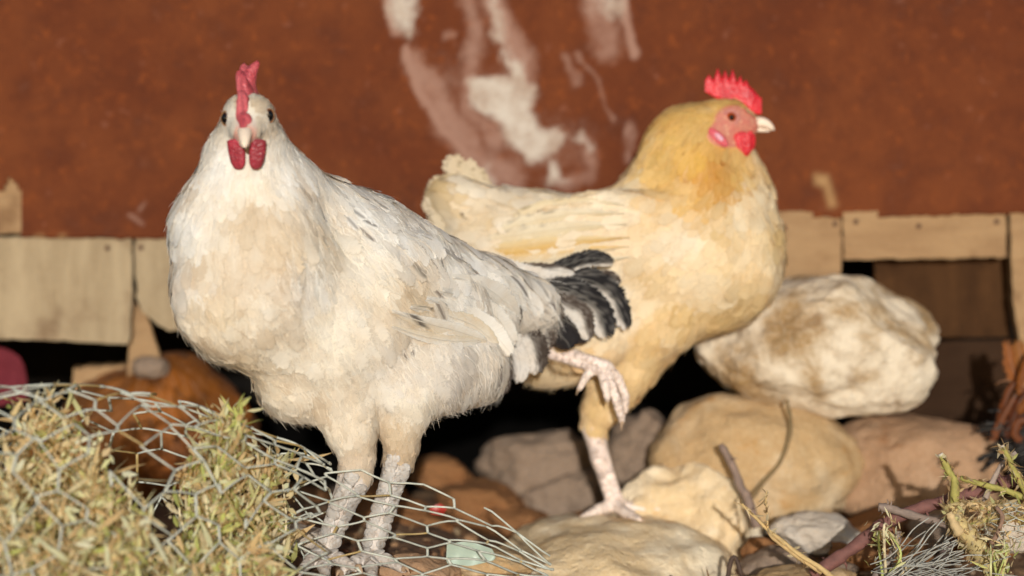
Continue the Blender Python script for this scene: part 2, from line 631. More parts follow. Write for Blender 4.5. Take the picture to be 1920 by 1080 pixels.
def make_sheet():
    nx, ny = 520, 150
    bot = [(-700, 452), (38, 451), (40, 445), (330, 448), (900, 428), (1470, 411), (1640, 408), (1920, 400), (2700, 380)]
    left = -700
    xs = np.linspace(left, 2700, nx)
    xs = np.sort(np.concatenate([xs, np.linspace(650, 1230, 160)]))
    yb = np.interp(xs, [b[0] for b in bot], [b[1] for b in bot])
    yb = yb + np.interp(xs, np.arange(left, 2701, 9), RNG.normal(0, 1.2, len(np.arange(left, 2701, 9))))
    ts = np.concatenate([np.linspace(0, .55, 120), np.linspace(.56, 1, 40)])
    P = np.stack([np.broadcast_to(xs, (len(ts), len(xs))), yb[None] + (-900 - yb[None]) * ts[:, None]], -1).reshape(-1, 2)
    P0 = P.copy()
    nz = [np.array([noise.fractal(Vector((x * f_ + o_, y * f_, o_)), 1.0, 2.0, 4) for x, y in P0.tolist()]) for f_, o_ in ((.016, 3.0), (.016, 8.0))]
    near = (np.abs(P[:, 0] - 950) < 320)[:, None]
    P = P + np.stack(nz, -1) * 13 * near
    paint = np.zeros(len(P))
    thin = np.zeros(len(P))
    for poly, e in (
        ([(716, -60), (790, -60), (786, 50), (764, 84), (742, 52), (722, 10)], 14),
        ([(866, 150), (905, 140), (958, 152), (962, 100), (985, 118), (1006, 160), (1002, 196), (996, 215), (1012, 236), (1040, 232), (1058, 250), (1050, 272), (1018, 306), (985, 312), (958, 280), (938, 240), (905, 214), (878, 186)], 11),
        ([(896, -60), (925, -60), (950, 60), (985, 150), (950, 148), (922, 62)], 16),
        ([(1100, -60), (1150, -60), (1172, 20), (1160, 42), (1128, 30)], 24),
        ([(900, 312), (926, 306), (936, 350), (908, 352)], 12),
        ([(1030, 300), (1050, 302), (1064, 345), (1034, 350)], 12),
        ([(1075, 262), (1096, 252), (1116, 280), (1112, 300), (1096, 276)], 12),
    ):
        paint = np.maximum(paint, blob(P, poly, e * 1.5) * (.85 if e > 12 else 1))
    for pts, ww, k in (
        ([(755, 92), (800, 190), (860, 272), (915, 330)], 13, .75),
        ([(775, 110), (830, 200), (885, 262)], 28, .6),
        ([(866, -40), (895, 70), (880, 150)], 22, .5),
        ([(905, -40), (955, 70), (985, 140)], 30, .7),
        ([(1085, 100), (1150, 215)], 9, .4),
        ([(1064, 110), (1078, 160)], 14, .4),
        ([(1118, -30), (1140, 95)], 34, .55),
        ([(1165, 0), (1188, 100)], 15, .7),
        ([(1186, 240), (1178, 300)], 13, .45),
        ([(1100, 270), (1112, 330), (1060, 345)], 22, .5),
        ([(720, -40), (745, 60)], 14, .6),
        ([(830, 70), (850, 66)], 9, .5),
        ([(870, 160), (880, 210), (930, 260)], 26, .55),
        ([(840, 230), (900, 300), (960, 335)], 40, .6),
        ([(242, 402), (268, 420)], 6, .5), ([(260, 395), (272, 380)], 5, .4),
    ):
        thin = np.maximum(thin, streak(P, pts, ww, k))
    thin = np.maximum(thin, .30 * blob(P, [(770, 100), (880, 130), (960, 90), (1010, 220), (1120, 260), (1120, 345), (920, 350), (850, 290)], 40))
    P = P0
    wear = np.maximum.reduce([blob(P, [(1528, 328), (1552, 330), (1568, 386), (1556, 388), (1548, 352), (1530, 344)], 8),
                              streak(P, [(66, 446), (78, 444)], 7, .5), streak(P, [(112, 444), (120, 443)], 6, .5)])
    V = np.array([W(p[0], p[1], DW) for p in P])
    V[:, 1] += (np.sin(V[:, 0] * 7 + 1) * .004 + np.sin(V[:, 2] * 5) * .003)
    th = .0016
    n = len(V)
    VB = V + np.array([0, th, 0])
    nr, nc = len(ts), len(xs)
    F = grid_faces(nr, nc)
    # torn lower left corner
    keep = ~(poly_in(P[F].mean(1), [(-900, 600), (-900, 330), (2, 360), (20, 330), (38, 355), (43, 372), (44, 600)]))
    F = F[keep]
    e = np.arange(nc - 1)
    rim = np.stack([e + 1, e, e + n, e + 1 + n], -1)
    rim = rim[xs[:-1] > 44]
    c2 = np.vstack([np.stack([paint, thin, wear], -1)] * 2)
    return mk('rusty_sheet', np.vstack([V, VB]), [F, F[:, ::-1] + n, rim], M_RUST, dat=c2)


sheet = tag(make_sheet(), 'rust brown metal sheet splashed with white paint behind both hens', 'metal sheet')

WA = mat_wood('pale_board', lin(160, 140, 110), lin(182, 162, 130), lin(120, 94, 70), (34, 34, 5), .65)
WB = mat_wood('tan_board', lin(156, 124, 90), lin(176, 144, 106), lin(116, 84, 58), (5, 30, 30), .65)
WC = mat_wood('shade_brown_board', lin(66, 44, 27), lin(88, 60, 36), lin(40, 26, 16), (12, 12, 4), .8)  # dark brown carries the shade of the right gap in its colour
WD = mat_wood('dark_board', lin(66, 47, 33), lin(54, 37, 25), lin(42, 28, 19), (6, 30, 30), .5)  # slab colour also lowered to hold the shade inside the gap
WK = mat_wood('shade_black_board', (.006, .005, .004), (.010, .008, .006), (.004, .003, .003), (20, 20, 4), .5)  # near-black colour in place of the deep shade inside the shed

tag(slab('board', [(-420, 440), (247, 447), (249, 560), (243, 640), (238, 647), (120, 640), (-420, 622)], DW + 12, 26, WA, jag=.9),
    'wide pale weathered board under the rusty sheet at far left', 'board')
tag(slab('board', [(251, 440), (420, 440), (430, 600), (345, 618), (318, 622), (296, 612), (282, 598), (266, 584), (256, 556)], DW + 8, 22, WA, jag=1.2),
    'short pale board with a broken curved lower end beside the pale hen', 'board')
tag(slab('board', [(-420, 300), (80, 300), (80, 438), (-420, 438)], DW + 14, 20, WB, jag=.6),
    'small strip of tan board showing through the torn corner of the sheet', 'board')
tag(slab('plank', [(246, 560), (276, 590), (306, 690), (300, 800), (232, 800)], DW + 60, 18, WB, jag=.8),
    'narrow tan plank leaning behind the two pale boards', 'plank')
tag(slab('board', [(1380, 395), (1577, 398), (1578, 500), (1560, 620), (1380, 620)], DW + 10, 24, WB, jag=.8),
    'upright pale board just right of the buff hen', 'board')
tag(slab('board', [(1581, 397), (1700, 394), (1886, 390), (1888, 482), (1700, 486), (1581, 487)], DW + 6, 24, WB, jag=.9),
    'tan board lying level over the dark gap at right', 'board')
tag(slab('post', [(1892, 380), (2060, 376), (2060, 900), (1925, 900), (1912, 640), (1898, 560)], DW + 2, 60, WB, jag=.7),
    'tan upright post at the right edge beside the dark gap', 'post')
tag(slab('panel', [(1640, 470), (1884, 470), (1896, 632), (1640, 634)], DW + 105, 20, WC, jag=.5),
    'shade-darkened brown panel inside the gap under the level board', 'panel')
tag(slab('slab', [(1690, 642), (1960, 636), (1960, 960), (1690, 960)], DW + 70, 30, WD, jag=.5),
    'dark grey brown slab below the shade-darkened panel', 'slab')
tag(slab('brick', [(136, 690), (246, 684), (250, 790), (134, 790)], DW + 120, 60, WB, jag=1.5),
    'tan brick behind the brown hen under the wide pale board', 'brick')


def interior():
    """inside of the shed, its shade painted as near-black back, ends, roof and floor"""
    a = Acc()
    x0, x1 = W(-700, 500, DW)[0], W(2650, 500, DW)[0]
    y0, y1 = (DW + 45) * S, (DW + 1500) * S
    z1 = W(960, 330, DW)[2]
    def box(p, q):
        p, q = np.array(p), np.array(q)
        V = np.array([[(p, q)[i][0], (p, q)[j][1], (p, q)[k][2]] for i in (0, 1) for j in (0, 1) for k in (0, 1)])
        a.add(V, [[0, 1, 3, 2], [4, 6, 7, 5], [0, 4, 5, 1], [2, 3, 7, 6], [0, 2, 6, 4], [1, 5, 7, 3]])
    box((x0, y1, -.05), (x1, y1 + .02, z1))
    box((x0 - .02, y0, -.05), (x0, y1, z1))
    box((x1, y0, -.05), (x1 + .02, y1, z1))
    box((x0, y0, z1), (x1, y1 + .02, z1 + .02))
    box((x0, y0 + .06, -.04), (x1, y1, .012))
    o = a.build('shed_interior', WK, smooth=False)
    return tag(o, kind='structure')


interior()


# ------------------------------------------------------------------ stones
M_R1 = mat_rock('honey_limestone', lin(200, 166, 120), lin(222, 198, 162), lin(198, 146, 80), .6, .45)
M_R0 = mat_rock('brightened_limestone', lin(222, 194, 150, 1), lin(240, 224, 194, 1), lin(214, 162, 92, 1), .7, .4)  # paler honey limestone: light added in colour, upward faces catch little sun
M_R2 = mat_rock('white_limestone', lin(172, 140, 96), lin(228, 214, 190, 1), lin(144, 108, 66), 1.0, .4)
M_R3 = mat_rock('pinkish_stone', lin(184, 146, 112), lin(206, 172, 140), lin(160, 108, 66), .4, .4)
M_R4 = mat_rock('grey_stone', lin(150, 128, 108), lin(176, 156, 136), lin(140, 96, 58), .5, .3)
M_R5 = mat_rock('chalky_stone', lin(206, 190, 170), lin(228, 218, 204), lin(190, 160, 120), .7, .1)
M_R6 = mat_rock('brown_rubble', lin(150, 104, 66), lin(160, 122, 84), lin(140, 82, 42), .3, .5)

_ico = {}


def ico(sub):
    if sub not in _ico:
        import bmesh
        bm = bmesh.new()
        bmesh.ops.create_icosphere(bm, subdivisions=sub, radius=1)
        V = np.array([v.co[:] for v in bm.verts])
        F = np.array([[v.index for v in f.verts] for f in bm.faces])
        bm.free()
        _ico[sub] = (V, F)
    return _ico[sub]


def rock(name, c, r, mat, label=None, seed=0, sub=5, rough=.16, cuts=5, sq=2.4, rot=0.0, group=None, cat='rock', bite=.8, shear=0.0):
    """a boulder: superellipsoid, a few broken faces, layered lumps; c=(x,y,depth), r = half sizes in units"""
    V, F = ico(sub)
    rg = np.random.default_rng(seed + 100)
    V = V / (np.sum(np.abs(V) ** sq, 1) ** (1 / sq))[:, None]
    for k in range(cuts):
        n = unit(rg.normal(0, 1, 3) * np.array([1, .8, 1]))
        h = rg.uniform(.72, .95)
        ex = np.maximum(V @ n - h, 0)
        V = V - ex[:, None] * n * bite
    d = fbm(V, 1.3, 3, seed * 3.1) * rough + fbm(V, 4.2, 4, seed * 1.7) * rough * .28 + fbm(V, 11, 4, seed) * rough * .13
    V = V * (1 + d)[:, None]
    V = V * (np.array(r) * SC(c[2]))
    cs, sn = math.cos(rot), math.sin(rot)
    V = np.stack([V[:, 0] * cs + V[:, 2] * sn, V[:, 1], -V[:, 0] * sn + V[:, 2] * cs], -1)
    if shear:
        V[:, 1] -= np.maximum(V[:, 2].max() - V[:, 2] - .03, 0) * shear
    V = V + W(*c)
    o = mk(name, V, F, mat)
    if label:
        tag(o, label, cat, group)
    return o, V, F


RK = {}
RK['stand'] = rock('rock', (1142, 1203, 440), (288, 330, 232), M_R0, 'long honey coloured rock the buff hen stands on', 3, 6, .10, 3, 2.5, .05, shear=.75)
rock('rock', (1290, 1000, 590), (140, 120, 132), M_R0, 'ochre rock with a blunt peak just right of the buff hen foot', 11, 5, .2, 6, 2.2, .5)
rock('rock', (1536, 645, 720), (222, 130, 130), M_R2, 'white topped boulder with brown hollows on top of the pile', 23, 6, .10, 4, 2.7, .12)
rock('rock', (1415, 872, 700), (198, 140, 132), M_R1, 'smooth rounded tan boulder under the white topped boulder', 31, 5, .1, 2, 2.2, .12)
rock('rock', (1712, 885, 735), (172, 120, 108), M_R3, 'pinkish tan boulder at right below the white topped boulder', 41, 5, .12, 4, 2.5, .06)
rock('stone', (1530, 1000, 430), (84, 70, 38), M_R5, 'chalk white flat stone in front of the rounded boulder', 51, 5, .16, 5, 2.4, .08, cat='stone')
rock('stone', (1455, 1062, 330), (66, 60, 40), M_R4, 'small grey stone below the chalk white stone', 53, 4, .2, 5, 2.4, cat='stone')
rock('stone', (1500, 1105, 120), (120, 90, 42), M_R1, 'tan stone cut by the lower edge of the picture at right', 55, 5, .16, 5, 2.4, cat='stone')
rock('stone', (1898, 992, 30), (52, 46, 44), M_R5, 'round white stone under the netting at the right edge', 57, 5, .1, 2, 2.1, cat='stone')
rock('rock', (1010, 868, 1020), (112, 80, 62), M_R4, 'grey slab of stone in the shade between the two hens', 61, 5, .14, 7, 3.2, -.16)
rock('rock', (1060, 935, 960), (80, 80, 52), M_R4, 'brown grey block under the shaded grey slab', 63, 5, .15, 6, 3.0, -.1)
rock('rock', (905, 950, 900), (92, 80, 50), M_R6, 'brown block left of the honey coloured rock', 67, 5, .15, 6, 3.0, .06)
rock('rock', (1210, 850, 880), (70, 70, 80), M_R4, 'dim stone behind the buff hen standing leg', 69, 5, .18, 5, 2.6)
rock('rock', (760, 985, 700), (95, 80, 48), M_R6, 'brown stone behind the pale hen right leg', 71, 5, .16, 6, 2.8)
rock('stone', (470, 985, 100), (120, 80, 30), M_R3, 'flat pinkish stone left of the pale hen feet', 73, 5, .14, 6, 2.8, -.05, cat='stone')
rock('stone', (545, 1010, 40), (80, 60, 30), M_R5, 'chalky flat stone touching the pale hen left foot', 75, 5, .16, 6, 2.6, .05, cat='stone')
rock('stone', (770, 1075, 60), (90, 70, 40), M_R3, 'pale stone under the pale hen right foot', 77, 5, .14, 5, 2.5, cat='stone')
rock('stone', (920, 1062, 120), (80, 60, 30), M_R1, 'low tan stone under the netting end', 79, 5, .15, 5, 2.5, cat='stone')
rock('stone', (282, 690, DW + 30), (34, 24, 22), M_R4, 'small grey stone lying at the foot of the leaning plank', 81, 4, .2, 5, 2.4, cat='stone')
for i, (x, y, d, a, b, m, t) in enumerate((
        (830, 890, 1000, 55, 32, M_R6, 'small brown rubble stone in the shade left of the grey slab'), (700, 940, 850, 70, 40, M_R6, 'brown rubble stone seen between the pale hen legs'),
        (980, 985, 820, 70, 34, M_R6, 'flat brown rubble stone at the left end of the honey coloured rock'), (1100, 990, 760, 55, 34, M_R6, 'brown rubble stone just behind the buff hen foot'),
        (640, 960, 1050, 80, 40, M_R4, 'dim grey rubble stone left of the pale hen legs'), (545, 950, 900, 75, 40, M_R6, 'brown rubble stone behind the netting near the single weed stalk'),
        (1330, 905, 640, 30, 22, M_R4, 'little grey rubble stone against the rounded tan boulder'), (1640, 1000, 560, 70, 40, M_R6, 'brown rubble stone behind the red thorny branch'),
        (1760, 1000, 520, 60, 36, M_R4, 'grey rubble stone behind the cut green stem'), (1600, 1045, 330, 50, 26, M_R6, 'low brown rubble stone under the red thorny branch'),
        (1705, 1040, 300, 48, 30, M_R6, 'brown rubble stone behind the short forked grey twig'), (1850, 1010, 420, 70, 44, M_R6, 'brown rubble stone behind the right edge shoots'),
        (1570, 1075, 240, 40, 24, M_R4, 'grey rubble stone beside the lower end of the straw stalk'), (1420, 1030, 420, 34, 24, M_R6, 'brown rubble stone at the right foot of the ochre rock'))):
    rock('rubble_stone', (x, y, d), (a, a * .8, b), m, t, 200 + i * 3, 4, .2, 6, 2.7, RNG.uniform(-.3, .3), group='rubble stones on the earth', cat='stone')


def pebbles():
    a = Acc()
    V0, F0 = ico(2)
    cols = [lin(170, 130, 92), lin(140, 104, 72), lin(190, 165, 135), lin(120, 84, 56)]
    for i in range(1500):
        x = RNG.uniform(-.55, .6)
        y = RNG.uniform(-.25, .5)
        r = RNG.uniform(.0015, .005) * (1 if RNG.random() < .93 else 2.0)
        v = V0 * (1 + fbm(V0, 1.5, 2, i * .7) * .35)[:, None] * np.array([1, RNG.uniform(.7, 1.1), RNG.uniform(.45, .8)]) * r
        t = RNG.uniform(0, 6.28)
        v = np.stack([v[:, 0] * math.cos(t) - v[:, 1] * math.sin(t), v[:, 0] * math.sin(t) + v[:, 1] * math.cos(t), v[:, 2]], -1)
        a.add(v + np.array([x, y, gz(x) + r * .3]), None, F0, cols[i % 4] * RNG.uniform(.7, 1.15))
    o = a.build('gravel', mat_col('gravel_stone', .9, 180, .3), kind='stuff')
    tag(o, 'loose gravel and crumbs of stone scattered over the earth', 'gravel')


pebbles()


def litter():
    rg = np.random.default_rng(19)
    a = Acc()
    cols = [lin(150, 104, 66), lin(120, 78, 50), lin(176, 138, 96), lin(96, 64, 44), lin(190, 164, 126)]
    for i in range(1500):
        x, y = rg.uniform(-.5, .62), rg.uniform(-.12, .36)
        if x < .05 and rg.random() < .6:
            continue
        ln, wd = rg.uniform(.003, .014), rg.uniform(.0006, .0035)
        dv = unit(np.array([rg.normal(), rg.normal(), rg.normal(0, .35)]))
        sd = unit(np.cross(dv, [rg.normal(0, .3), rg.normal(0, .3), 1]))
        up = np.cross(sd, dv)
        t = np.array([0, .35, .7, 1.0])
        w_ = np.array([.25, 1, .75, .08]) * wd
        c = np.array([x, y, gz(x) + rg.uniform(.002, .012)]) + dv * (t * ln)[:, None] + up * (rg.normal(0, .4) * ln * t ** 2)[:, None]
        V = np.stack([c - sd * w_[:, None], c + up * (w_ * .4)[:, None], c + sd * w_[:, None]], 1).reshape(-1, 3)
        F = [[k * 3 + j, k * 3 + j + 1, (k + 1) * 3 + j + 1, (k + 1) * 3 + j] for k in range(3) for j in range(2)]
        a.add(V, F, None, cols[i % 5] * rg.uniform(.6, 1.2))
    o = a.build('leaf_litter', mat_col('litter', .9, 150, .3, .2), kind='stuff')
    tag(o, 'crumbled dry leaves and straw lying over the earth', 'litter')


litter()


# ------------------------------------------------------------------ birds
def rot_axes(az, pitch):
    """local axes: forward (az from +x, in plan), side, up"""
    f = np.array([math.cos(az) * math.cos(pitch), math.sin(az) * math.cos(pitch), math.sin(pitch)])
    s = np.array([-math.sin(az), math.cos(az), 0])
    return np.stack([f, s, np.cross(f, s)])


class Field:
    """smooth union of ellipsoids and round cones, turned into one skin by surface nets"""
    def __init__(s, h):
        s.h, s.pr = h, []

    def ell(s, c, r, az=0.0, pitch=0.0, k=26, tag='f'):
        s.pr.append(('e', W(*c), np.array(r) * SC(c[2]), rot_axes(az, pitch), k * S, tag))

    def cone(s, a, ra, b, rb, k=20, tag='f'):
        s.pr.append(('c', W(*a), ra * SC(a[2]), W(*b), rb * SC(b[2]), k * S, tag))

    def chain(s, pts, k=8, tag='leg'):
        for p, q in zip(pts[:-1], pts[1:]):
            s.cone(p[:3], p[3], q[:3], q[3], k, tag)

    @staticmethod
    def dist(p, X):
        if p[0] == 'e':
            q = (X - p[1]) @ p[3].T
            k0 = np.sqrt(np.sum((q / p[2]) ** 2, -1)) + 1e-9
            k1 = np.sqrt(np.sum((q / p[2] ** 2) ** 2, -1)) + 1e-9
            return k0 * (k0 - 1) / k1
        a, ra, b, rb = p[1:5]
        ab = b - a
        t = np.clip(((X - a) @ ab) / (ab @ ab), 0, 1)
        return np.sqrt(np.sum((X - (a + t[..., None] * ab)) ** 2, -1)) - (ra + (rb - ra) * t)

    def bounds(s, p):
        if p[0] == 'e':
            ex = np.sqrt(((p[3] * p[2][:, None]) ** 2).sum(0))
            return p[1] - ex, p[1] + ex
        return np.minimum(p[1] - p[2], p[3] - p[4]), np.maximum(p[1] + p[2], p[3] + p[4])

    def eval_tag(s, X, tags):
        d = np.full(len(X), 1.0)
        for p in s.pr:
            if p[-1] in tags:
                d = np.minimum(d, s.dist(p, X))
        return d

    def mesh(s):
        h = s.h
        bs = [s.bounds(p) for p in s.pr]
        lo = np.min([b[0] for b in bs], 0) - 4 * h
        hi = np.max([b[1] for b in bs], 0) + 4 * h
        n = np.ceil((hi - lo) / h).astype(int) + 1
        vol = np.full(n, .5, np.float32)
        for p, (a, b) in zip(s.pr, bs):
            k = p[-2]
            i0 = np.maximum(((a - k - 3 * h - lo) / h).astype(int), 0)
            i1 = np.minimum(np.ceil((b + k + 3 * h - lo) / h).astype(int) + 1, n)
            g = np.stack(np.meshgrid(*[lo[j] + np.arange(i0[j], i1[j]) * h for j in range(3)], indexing='ij'), -1)
            d = s.dist(p, g)
            sub = vol[i0[0]:i1[0], i0[1]:i1[1], i0[2]:i1[2]]
            m = np.maximum(k - np.abs(sub - d), 0) / k
            sub[...] = np.minimum(sub, d) - m * m * k * .25
        sg = vol < 0
        cnt = np.zeros(np.array(n) - 1, np.int8)
        cor = [(i, j, k) for i in (0, 1) for j in (0, 1) for k in (0, 1)]
        for c in cor:
            cnt += sg[c[0]:n[0] - 1 + c[0], c[1]:n[1] - 1 + c[1], c[2]:n[2] - 1 + c[2]]
        act = (cnt > 0) & (cnt < 8)
        idx = np.argwhere(act)
        ids = np.full(act.shape, -1, np.int32)
        ids[act] = np.arange(len(idx))
        pos = np.zeros((len(idx), 3))
        num = np.zeros(len(idx))
        val = {c: vol[idx[:, 0] + c[0], idx[:, 1] + c[1], idx[:, 2] + c[2]] for c in cor}
        for a in cor:
            for ax in range(3):
                if a[ax] == 0:
                    b = list(a)
                    b[ax] = 1
                    va, vb = val[a], val[tuple(b)]
                    m = (va < 0) != (vb < 0)
                    t = np.where(m, va / np.where(m, va - vb, 1), 0)
                    q = np.array(a, float)[None] + t[:, None] * (np.array(b, float) - np.array(a, float))[None]
                    pos += q * m[:, None]
                    num += m
        V = lo + (idx + pos / num[:, None]) * h
        F = []
        for ax in range(3):
            o1, o2 = [(1, 2), (2, 0), (0, 1)][ax]
            sl0 = [slice(None)] * 3
            sl1 = [slice(None)] * 3
            sl0[ax] = slice(0, n[ax] - 1)
            sl1[ax] = slice(1, n[ax])
            A, B = sg[tuple(sl0)], sg[tuple(sl1)]
            e = np.argwhere(A != B)
            e = e[(e[:, o1] > 0) & (e[:, o2] > 0) & (e[:, o1] < n[o1] - 1) & (e[:, o2] < n[o2] - 1)]
            fl = A[e[:, 0], e[:, 1], e[:, 2]]
            def cid(d1, d2):
                q = e.copy()
                q[:, o1] += d1
                q[:, o2] += d2
                return ids[q[:, 0], q[:, 1], q[:, 2]]
            Q = np.stack([cid(-1, -1), cid(0, -1), cid(0, 0), cid(-1, 0)], -1)
            Q[~fl] = Q[~fl][:, ::-1]
            F.append(Q)
        F = np.concatenate(F)
        N = np.zeros_like(V)
        fn = np.cross(V[F[:, 2]] - V[F[:, 0]], V[F[:, 3]] - V[F[:, 1]])
        for j in range(4):
            np.add.at(N, F[:, j], fn)
        N = unit(N)
        return V, F, N


NR, NC = 7, 5


def feather_grid(nr, nc, wide=.62, base=.45):
    v = np.linspace(0, 1, nr)
    u = np.linspace(-1, 1, nc)
    prof = np.where(v < wide, base + (1 - base) * np.sin(np.clip(v / wide, 0, 1) * math.pi / 2), np.sqrt(np.maximum(1 - ((v - wide) / (1.0001 - wide)) ** 2.2, 0)) * .96 + .04)
    return v, u, prof


FV, FU, FP = feather_grid(NR, NC)
FF = grid_faces(NR, NC)


def plumage(acc, P, N, T, L, Wd, lift, conf, col, soft, rg, bvh, VN, mark=None):
    """every contour feather: a curved vane that follows the body along T, tip lifted a little; all arrays per feather"""
    n = len(P)
    Cn = np.zeros((n, NR, 3))
    Nn = np.zeros((n, NR, 3))
    for i in range(n):
        p, nn, t = P[i], N[i], T[i]
        dl = L[i] / (NR - 1)
        c = conf[i]
        Cn[i, 0], Nn[i, 0] = p, nn
        for k in range(1, NR):
            q = p + t * dl
            h = bvh.find_nearest(Vector(q))
            if h[0] is not None:
                q = q * (1 - c) + np.array(h[0]) * c
                m = VN[h[2]]
                nn = nn * .4 + m * .6
                nn = nn / (math.sqrt(nn @ nn) + 1e-9)
            t = q - p
            t = t / (math.sqrt(t @ t) + 1e-9)
            p = q
            Cn[i, k], Nn[i, k] = p, nn
    Tn = unit(np.gradient(Cn, axis=1))
    Bn = unit(np.cross(Nn, Tn))
    v = FV[None, :, None]
    u = FU[None, None, :]
    p = FP[None, :, None]
    L_, W_ = L[:, None, None], Wd[:, None, None]
    tw = rg.normal(0, .05, n)[:, None, None]
    hz = rg.uniform(.4, 2.2, n)[:, None, None] * S + L_ * np.tan(lift)[:, None, None] * v * (1 - .3 * v) - (u * u) * W_ * .018 * p + u * W_ * tw * v
    sd = rg.normal(0, .06, n)[:, None, None]
    sx = u * W_ * .5 * p * (1 + rg.normal(0, .05, (n, NR, NC))) + sd * L_ * v * v
    X = Cn[:, :, None] + sx[..., None] * Bn[:, :, None] + hz[..., None] * Nn[:, :, None]
    X = X.reshape(n, -1, 3)
    uv = np.stack([np.broadcast_to(u, (n, NR, NC)), np.broadcast_to(v, (n, NR, NC))], -1).reshape(n, -1, 2)
    cc = np.repeat(col[:, None, :], NR * NC, 1) * (.955 + .065 * uv[..., 1:2])
    if mark is not None:
        mk_, mc, kind = mark      # strength, colour, 0 = central streak, 1 = dark tip, 2 = dark half
        uu, vv = uv[..., 0], uv[..., 1]
        st = np.where(kind[:, None] == 0, (np.abs(uu) < .3) * (vv > .3) * (vv < .95), np.where(kind[:, None] == 1, vv > .72, (uu > -.1) * (vv > .3)))
        a = (st * mk_[:, None])[..., None]
        cc = cc * (1 - a) + mc[:, None, :] * a
    dat = np.stack([rg.random(n), soft, L / S * .55], -1)
    dat = np.repeat(dat[:, None, :], NR * NC, 1)
    F = (FF[None] + (np.arange(n) * NR * NC)[:, None, None]).reshape(-1, 4)
    acc.add(X.reshape(-1, 3), F, None, cc.reshape(-1, 3), uv.reshape(-1, 2), dat.reshape(-1, 3))


def wisps(acc, P, N, T, L, col, rg, wdt=1.0, lo=.08, hi=.6):
    """fine loose barbs of down"""
    n = len(P)
    if n == 0:
        return
    B = np.cross(N, T)
    D = unit(T + N * rg.uniform(lo, hi, (n, 1)) + B * rg.normal(0, .3, (n, 1)))
    B = unit(np.cross(D, N + rg.normal(0, .3, (n, 3))))
    t = np.linspace(0, 1, 4)
    cen = P[:, None] + D[:, None] * (t[None, :, None] * L[:, None, None]) - N[:, None] * (t ** 2)[None, :, None] * (L * rg.uniform(.0, .5, n))[:, None, None] \
        + np.array([0, 0, -1.0]) * (t ** 2)[None, :, None] * (L * .18)[:, None, None]
    ww = (1 - t ** 1.5 * .85)[None, :, None] * wdt * S
    X = np.stack([cen - B[:, None] * ww, cen + B[:, None] * ww], 2).reshape(-1, 3)
    base = (np.arange(n) * 8)[:, None, None]
    f = np.array([[0, 1, 3, 2], [2, 3, 5, 4], [4, 5, 7, 6]])[None]
    acc.add(X, (f + base).reshape(-1, 4), None, np.repeat(col, 8, 0), np.zeros((n * 8, 2)), np.array([.5, 0, 20.0]))


def greedy(V, sp, rg, cand):
    """dart throwing on the skin with a spacing that varies from place to place"""
    cell = float(np.median(sp)) * 1.0
    g = {}
    out = []
    order = rg.permutation(cand)
    K = np.floor(V / cell).astype(int)
    mx = float(sp.max())
    R = int(math.ceil(mx / cell))
    for i in order:
        k = K[i]
        s = sp[i]
        r = int(math.ceil(s / cell))
        p = V[i]
        ok = True
        for a in range(k[0] - r, k[0] + r + 1):
            for b in range(k[1] - r, k[1] + r + 1):
                for c in range(k[2] - r, k[2] + r + 1):
                    for j in g.get((a, b, c), ()):
                        q = V[j]
                        if (q[0] - p[0]) ** 2 + (q[1] - p[1]) ** 2 + (q[2] - p[2]) ** 2 < s * s:
                            ok = False
                            break
                    if not ok:
                        break
                if not ok:
                    break
            if not ok:
                break
        if ok:
            g.setdefault(tuple(k), []).append(i)
            out.append(i)
    return np.array(out)


def idw(Q, pts, vals, pw=3.0):
    d = ((Q[:, None] - pts[None]) ** 2).sum(-1) + 30.0
    w_ = d ** (-pw / 2)
    w_ /= w_.sum(1, keepdims=True)
    return w_ @ vals


